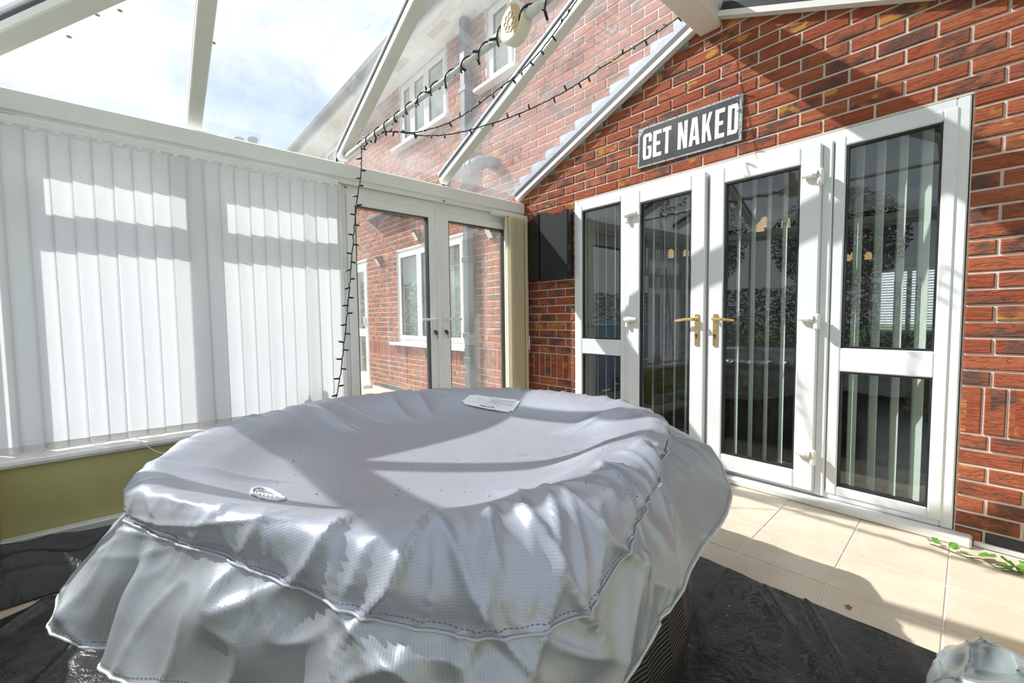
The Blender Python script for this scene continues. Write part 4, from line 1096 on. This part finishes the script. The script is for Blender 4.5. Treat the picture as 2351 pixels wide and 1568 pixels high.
for i in range(420):
    t = i/419; x = -.36+1.75*t; a = t*2*PI*13; rr = .0195 if abs(x-1.192) > .11 else .030
    helix.append(Vector((x, -1.745-rr*math.cos(a)*1.0, 2.2555-.007*t+rr*math.sin(a)-.004)))
dR = depth((1.15, -.75, 2.95)); dW = depth((1.16, -.10, 2.95))
sw1 = swag([(832, 326), (860, 306), (905, 302), (960, 303), (1050, 272), (1130, 215), (1200, 160), (1258, 95), (1325, 0)], dS, dR)
sw2 = swag([(832, 328), (870, 305), (920, 304), (990, 312), (1080, 298), (1200, 258), (1300, 208), (1400, 143), (1500, 80), (1560, 38), (1605, 0)], dS, dW)
drop = swag([(830, 330), (829, 395), (820, 460), (812, 540), (806, 610), (803, 650), (796, 730), (790, 790), (783, 850), (775, 900), (768, 935)], dS, depth((-.28, -1.95, .75)))
cab = MB()
bulbs = []
for path, step, amp in ((helix, .095, 0), (sw1, .075, .002), (sw2, .085, .002), (drop, .062, .003)):
    pp = [q + Vector((random.uniform(-amp, amp), random.uniform(-amp, amp), random.uniform(-amp, amp))) for q in path]
    cab.tube(pp, .0036, 6)
    acc = 0; nxt = step*.5; side = 1
    for a, b in zip(pp, pp[1:]):
        acc += (b-a).length
        while acc > nxt:
            t_ = (b-a).normalized(); o_ = Vector((random.uniform(-1, 1), random.uniform(-1, 1), random.uniform(-1, .6)))
            if path is drop: o_ = rt*side + Vector((0, 0, random.uniform(-.2, .2)))
            o_ = (o_-t_*o_.dot(t_)).normalized(); bulbs.append((b, o_)); nxt += step*random.uniform(.85, 1.15); side = -side
cab.build('cable', 'cable_dark', fl_)
bq = MB().tube([(0, 0, 0), (0, 0, .004), (0, 0, .026)], [.0034, .0046, .0044], 6); bme = mesh('bulb_holder', bq.v, bq.f, True); bme.materials.append(MATS['cable_dark'])
bq = MB().tube([(0, 0, .025), (0, 0, .031), (0, 0, .034)], [.0040, .0036, .0010], 6); gme = mesh('bulb', bq.v, bq.f, True); gme.materials.append(MATS['bulb_clear'])
for P, d_ in bulbs:
    mw = Matrix.Translation(P) @ d_.to_track_quat('Z', 'Y').to_matrix().to_4x4() @ Matrix.Scale(1.25, 4)
    h_ = link('bulb_holder', bme, None, fl_, mw); link('bulb', gme, None, h_, mw)

# ---- bottles on the sill
def bottle(x, y, mat, hgt, r_, label):
    b_ = tag(empty('bottle', (x, y, .462)), label, 'bottle', 'bottles on the window sill')
    MB().lathe([(r_*.92, .462), (r_, .468), (r_, .462+hgt*.72), (r_*.75, .462+hgt*.80), (r_*.38, .462+hgt*.86), (r_*.38, .462+hgt*.88)], (x, y, 0), 'Z', 20).build('body', mat, b_, True)
    MB().lathe([(r_*.46, .462+hgt*.87), (r_*.46, .462+hgt)], (x, y, 0), 'Z', 16).build('cap', 'ink', b_)
bottle(-.625, -2.11, 'bottle_green', .185, .032, 'green bottle with dark cap on the sill, behind the blind')
bottle(-.625, -2.01, 'bottle_pale', .20, .030, 'pale bottle beside the corner post on the sill behind the blind')

# ---- ivy and dry leaf on the tiles
iv = tag(empty('ivy_sprig', (2.45, -.20, 0)), 'sprig of green ivy creeping along the threshold on the tiles', 'ivy')
ipx = [(2135, 1246), (2150, 1250), (2185, 1263), (2222, 1277), (2252, 1279), (2288, 1300), (2318, 1303), (2342, 1312), (2351, 1300)]
ipts = [onZ(a, b, .012) for a, b in ipx]
MB().tube([p_-Vector((0, 0, .006)) for p_ in ipts], .0022, 5).build('stem', 'stem_brown', iv)
def leaf_me(s_):
    out = [(0, 0), (.32, .10), (.55, .38), (.30, .50), (.38, .86), (0, 1.0), (-.38, .86), (-.30, .50), (-.55, .38), (-.32, .10)]
    v = [(x*s_, (y-.1)*s_, .010*(abs(x)+.3*y)) for x, y in out]; n = len(v); v += [(x, y, z-.0008) for x, y, z in v]
    return v, [tuple(range(n)), tuple(range(2*n-1, n-1, -1))] + [(i, n+i, n+(i+1) % n, (i+1) % n) for i in range(n)]
for i, p_ in enumerate(ipts):
    for k in range(2 if i in (1, 7) else 1):
        s_ = (.020, .022, .026, .032, .040, .036, .024, .046, .034)[i]*1.5; v, f = leaf_me(s_)
        link('leaf', mesh('leaf', v, f), 'ivy_leaf', iv, Matrix.Translation(p_+Vector((random.uniform(-.01, .01), random.uniform(-.008, .008), .006))) @ Matrix.Rotation(random.uniform(0, 6.28), 4, 'Z') @ Matrix.Rotation(random.uniform(.15, .7), 4, 'X'))
v, f = leaf_me(.022); P = onZ(1950, 1398, .004)
tag(link('dry_leaf', mesh('dry_leaf', v, f), 'dry_leaf', None, Matrix.Translation(P) @ Matrix.Rotation(.6, 4, 'Z')), 'small curled brown leaf lying on the cream tiles', 'leaf')

# ---- outside: downpipe, flue, solar lights, canopy
dp = tag(empty('downpipe', (-1.49, -.06, -.05)), 'dark grey square downpipe fixed to the brick house wall', 'downpipe')
boxo('pipe', 'grey_pipe', (-1.545, -.115, -.05), (-1.445, -.02, 4.45), dp, .012)
for zz in (.62, .90, 1.75, 2.55, 3.6): boxo('bracket', 'grey_pipe', (-1.565, -.122, zz-.03), (-1.425, -.004, zz+.03), dp, .006)
fp = tag(empty('flue_pipe', (-1.35, -.10, 2.68)), 'grey flue pipe with a bend fixed above the conservatory eaves', 'pipe')
MB().tube([(-1.06, .0, 2.70), (-1.06, -.10, 2.70), (-1.10, -.18, 2.70), (-1.30, -.20, 2.69), (-1.62, -.20, 2.68)], .062, 18).build('pipe', 'flue_grey', fp, True)
for xx in (-1.20, -1.28, -1.50): MB().tube([(xx-.008, -.198, 2.690), (xx+.008, -.198, 2.690)], .068, 18).build('collar', 'flue_grey', fp, True)
MB().tube([(-1.60, -.20, 2.68), (-1.70, -.20, 2.67), (-1.75, -.20, 2.60), (-1.75, -.20, 2.45)], .055, 16).build('elbow', 'flue_grey', fp, True)
for (x, z, lb_) in ((-3.92, 1.985, 'solar wall light left of the ground floor house window'), (-2.72, 2.205, 'solar wall light above the ground floor house window'), (-1.13, 2.005, 'solar wall light on the bricks right of the downpipe')):
    s_ = tag(empty('solar_wall_light', (x, -.05, z)), lb_, 'wall light', 'solar lights on the house wall')
    MB().prism([(x-.045, 0, z-.05), (x-.045, -.075, z+.065), (x-.045, -.09, z+.045), (x-.045, -.03, z-.065), (x-.045, 0, z-.065)], (.09, 0, 0)).build('housing', 'lamp_black', s_)
    MB().prism([(x-.036, -.094, z+.035), (x+.036, -.094, z+.035), (x+.036, -.036, z-.06), (x-.036, -.036, z-.06)], (0, -.004, -.003)).build('lens', 'lamp_white', s_)
    MB().prism([(x-.05, 0, z+.070), (x+.05, 0, z+.070), (x+.05, -.10, z+.058), (x-.05, -.10, z+.058)], (0, 0, .008)).build('solar_panel', 'black_gloss', s_)
cn = tag(empty('wall_canopy', (-3.3, -.10, 2.62)), 'slim dark canopy rail fixed high on the brick house wall', 'canopy')
MB().tube([(-4.06, -.17, 2.62), (-2.4, -.17, 2.62)], .018, 10).build('rail', 'grey_pipe', cn, True)
MB().prism([(-4.04, 0, 2.655), (-4.04, -.17, 2.625), (-4.04, -.17, 2.615), (-4.04, 0, 2.645)], (1.6, 0, 0)).build('board', 'grey_pipe', cn)
for xx in (-4.02, -3.2, -2.5): MB().prism([(xx, 0, 2.645), (xx, -.16, 2.612), (xx, 0, 2.50)], (.02, 0, 0)).build('bracket', 'grey_pipe', cn)

# ---- blue bins outside behind the blinds
for i, (x, y, lb_) in enumerate(((-1.55, -2.25, 'blue wheelie bin outside nearest the side doors'), (-1.6, -3.05, 'blue wheelie bin outside in the middle of the row'), (-1.55, -3.9, 'blue wheelie bin outside furthest from the house'))):
    b_ = tag(empty('wheelie_bin', (x, y, -.05)), lb_, 'bin', 'blue bins in a row outside')
    MB().add([(x+sx_*a, y+sy_*a, z) for z, a in ((.02, .21), (.92, .27)) for sx_, sy_ in ((-1, -1), (1, -1), (1, 1), (-1, 1))], [(3, 2, 1, 0), (4, 5, 6, 7), (0, 1, 5, 4), (1, 2, 6, 5), (2, 3, 7, 6), (3, 0, 4, 7)]).build('body', 'bin_blue', b_)
    MB().box((x-.30, y-.29, .92), (x+.29, y+.29, .975), .02).build('lid', 'bin_blue', b_)
    MB().tube([(x-.32, y-.2, .93), (x-.32, y+.2, .93)], .014, 8).build('grip_bar', 'bin_blue', b_)
    for sy_ in (-1, 1): MB().tube([(x-.22, y+sy_*.24-.025, .05), (x-.22, y+sy_*.24+.025, .05)], .10, 16).build('wheel', 'rubber', b_)

# ---- trees outside (seen in the reflections) and an added hedge
def foliage(c, rx, rz, n, seed):
    rn = random.Random(seed); mb_ = MB()
    for i in range(n):
        while True:
            p_ = Vector((rn.uniform(-1, 1), rn.uniform(-1, 1), rn.uniform(-1, 1)))
            if .45 < p_.length < 1: break
        P_ = Vector(c)+Vector((p_.x*rx, p_.y*rx, p_.z*rz)); s_ = rn.uniform(.05, .10); a = Vector((rn.gauss(0, 1), rn.gauss(0, 1), rn.gauss(0, 1))).normalized(); b = a.orthogonal().normalized()
        mb_.add([P_-a*s_, P_+b*s_*.45, P_+a*s_, P_-b*s_*.45], [(0, 1, 2, 3)])
    return mb_
for i, (x, y, h_, r_, lb_) in enumerate(((-12.5, -9, 6.0, 2.0, 'tall tree in the garden nearest the house'), (-7.5, -18.5, 7.0, 2.2, 'broad tree in the middle of the garden'), (-2.0, -18.5, 6.0, 2.2, 'tree at the end of the garden'), (4, -18.8, 7.0, 2.6, 'tree at the right of the garden'))):
    t_ = tag(empty('garden_tree', (x, y, -.17)), lb_, 'tree', 'garden trees')
    MB().tube([(x, y, -.2), (x+.1, y, h_*.35), (x, y+.1, h_*.6)], [.22, .17, .10], 10).build('trunk', 'bark', t_, True)
    o = foliage((x, y, h_*.68), r_, h_*.34, 9000, 50+i).build('crown', 'tree_leaf', t_); o['kind'] = 'stuff'
hg = foliage((0, 0, 0), 1, 1, 1, 1); mb_ = MB(); rn = random.Random(5)  # unseen hedge put in so the glass reflections turn dark
for i in range(26000):
    P_ = Vector((-9.0+rn.uniform(-.5, .5), rn.uniform(-15, -.5), rn.uniform(-.1, 2.1))) if i % 2 else Vector((rn.uniform(-9, 6), -15+rn.uniform(-.5, .5), rn.uniform(-.1, 2.1)))
    s_ = rn.uniform(.05, .10); a = Vector((rn.gauss(0, 1), rn.gauss(0, 1), rn.gauss(0, 1))).normalized(); b = a.orthogonal().normalized(); mb_.add([P_-a*s_, P_+b*s_*.5, P_+a*s_, P_-b*s_*.5], [(0, 1, 2, 3)])
tag(mb_.build('reflection_hedge', 'tree_leaf'), 'dark green hedge added round the garden to darken reflections', 'hedge', kind='stuff')

# ---- distant chimney over the eaves beam
D = 26.0; c_ = CAM+ray(565, 345)*D
ch = tag(empty('chimney', c_-Vector((0, 0, 3))), 'distant chimney with two pots just above the eaves beam', 'chimney')
MB().box(Vector((c_.x-.55, c_.y-.45, -.17)), c_+Vector((.55, .45, .18)), .03).build('stack', 'chimney_clay', ch)
for s_ in (-1, 1):
    q = c_+rt0*(s_*.42); MB().lathe([(.26, .15), (.24, .55), (.30, .60), (.30, .72), (.22, .72)], q, 'Z', 16).build('pot', 'chimney_clay', ch, True)

# ---- lamps, table and chairs in the room behind the doors
def pendant(P, n, spread, label):
    t_ = tag(empty('ceiling_light', P), label, 'ceiling light', 'ceiling lights in the dark room')
    MB().tube([P+Vector((0, 0, .06)), (P.x, P.y, 2.41)], .008, 8).lathe([(.05, 2.39-P.z), (.05, 2.415-P.z)], P, 'Z', 16).build('stem', 'brass', t_)
    for k in range(n):
        a = k*2*PI/n+.5; d_ = Vector((math.cos(a), math.sin(a), 0)); e_ = P+d_*spread
        MB().tube([P+Vector((0, 0, .07)), P+d_*spread*.6+Vector((0, 0, .02)), e_+Vector((0, 0, .07))], .006, 6).build('arm', 'brass', t_, True)
        pr_ = [(.010, .04), (.026, .030), (.038, .008), (.040, -.018), (.036, -.040), (.046, -.056), (.043, -.056), (.032, -.040), (.036, -.018), (.034, .006), (.022, .026)]
        sh = MB().lathe(pr_, e_+Vector((0, 0, .02)), 'Z', 14).build('glass_shade', 'shade_lit', t_, True)
        MB().lathe([(.004, -.02), (.016, -.008), (.018, .004), (.008, .018)], e_+Vector((0, 0, .0)), 'Z', 10).build('bulb', 'bulb_lit', sh, True)
pendant(onY(1768, 516, 2.0), 3, .14, 'lit three-shade ceiling light seen through the right patio door')
pendant(onY(1552, 583, 3.2), 3, .14, 'lit ceiling light seen through the left patio door')
pendant(onY(1966, 590, 4.3), 3, .13, 'lit ceiling light added far back as a lamp reflection in the right side panel')  # added lamp stands in for a reflection in the side panel glass
tb2 = tag(empty('dining_table', (.75, 1.7, 0)), 'dark wooden dining table in the room behind the patio doors', 'table')
boxo('table_top', 'dark_wood', (.1, 1.25, .71), (1.4, 2.1, .75), tb2, .008)
for x in (.17, 1.33):
    for y in (1.32, 2.03): boxo('leg', 'dark_wood', (x-.035, y-.035, 0), (x+.035, y+.035, .71), tb2, .006)
def chair(x, y, ry, label):
    c = tag(empty('dining_chair', (x, y, 0)), label, 'chair', 'dining chairs in the dark room')
    boxo('seat', 'dark_wood', (x-.2, y-.2, .43), (x+.2, y+.2, .47), c, .01)
    for sx_ in (-1, 1):
        for sy_ in (-1, 1): boxo('leg', 'dark_wood', (x+sx_*.17-.02, y+sy_*.17-.02, 0), (x+sx_*.17+.02, y+sy_*.17+.02, .43 if sy_ != ry else .95), c, .004)
    for z_ in (.62, .76, .90): boxo('back_rail', 'dark_wood', (x-.17, y+ry*.17-.012, z_-.03), (x+.17, y+ry*.17+.012, z_+.03), c, .004)
chair(.45, 1.02, -1, 'dark dining chair at the left near side of the table'); chair(1.05, 1.02, -1, 'dark dining chair at the right near side of the table')
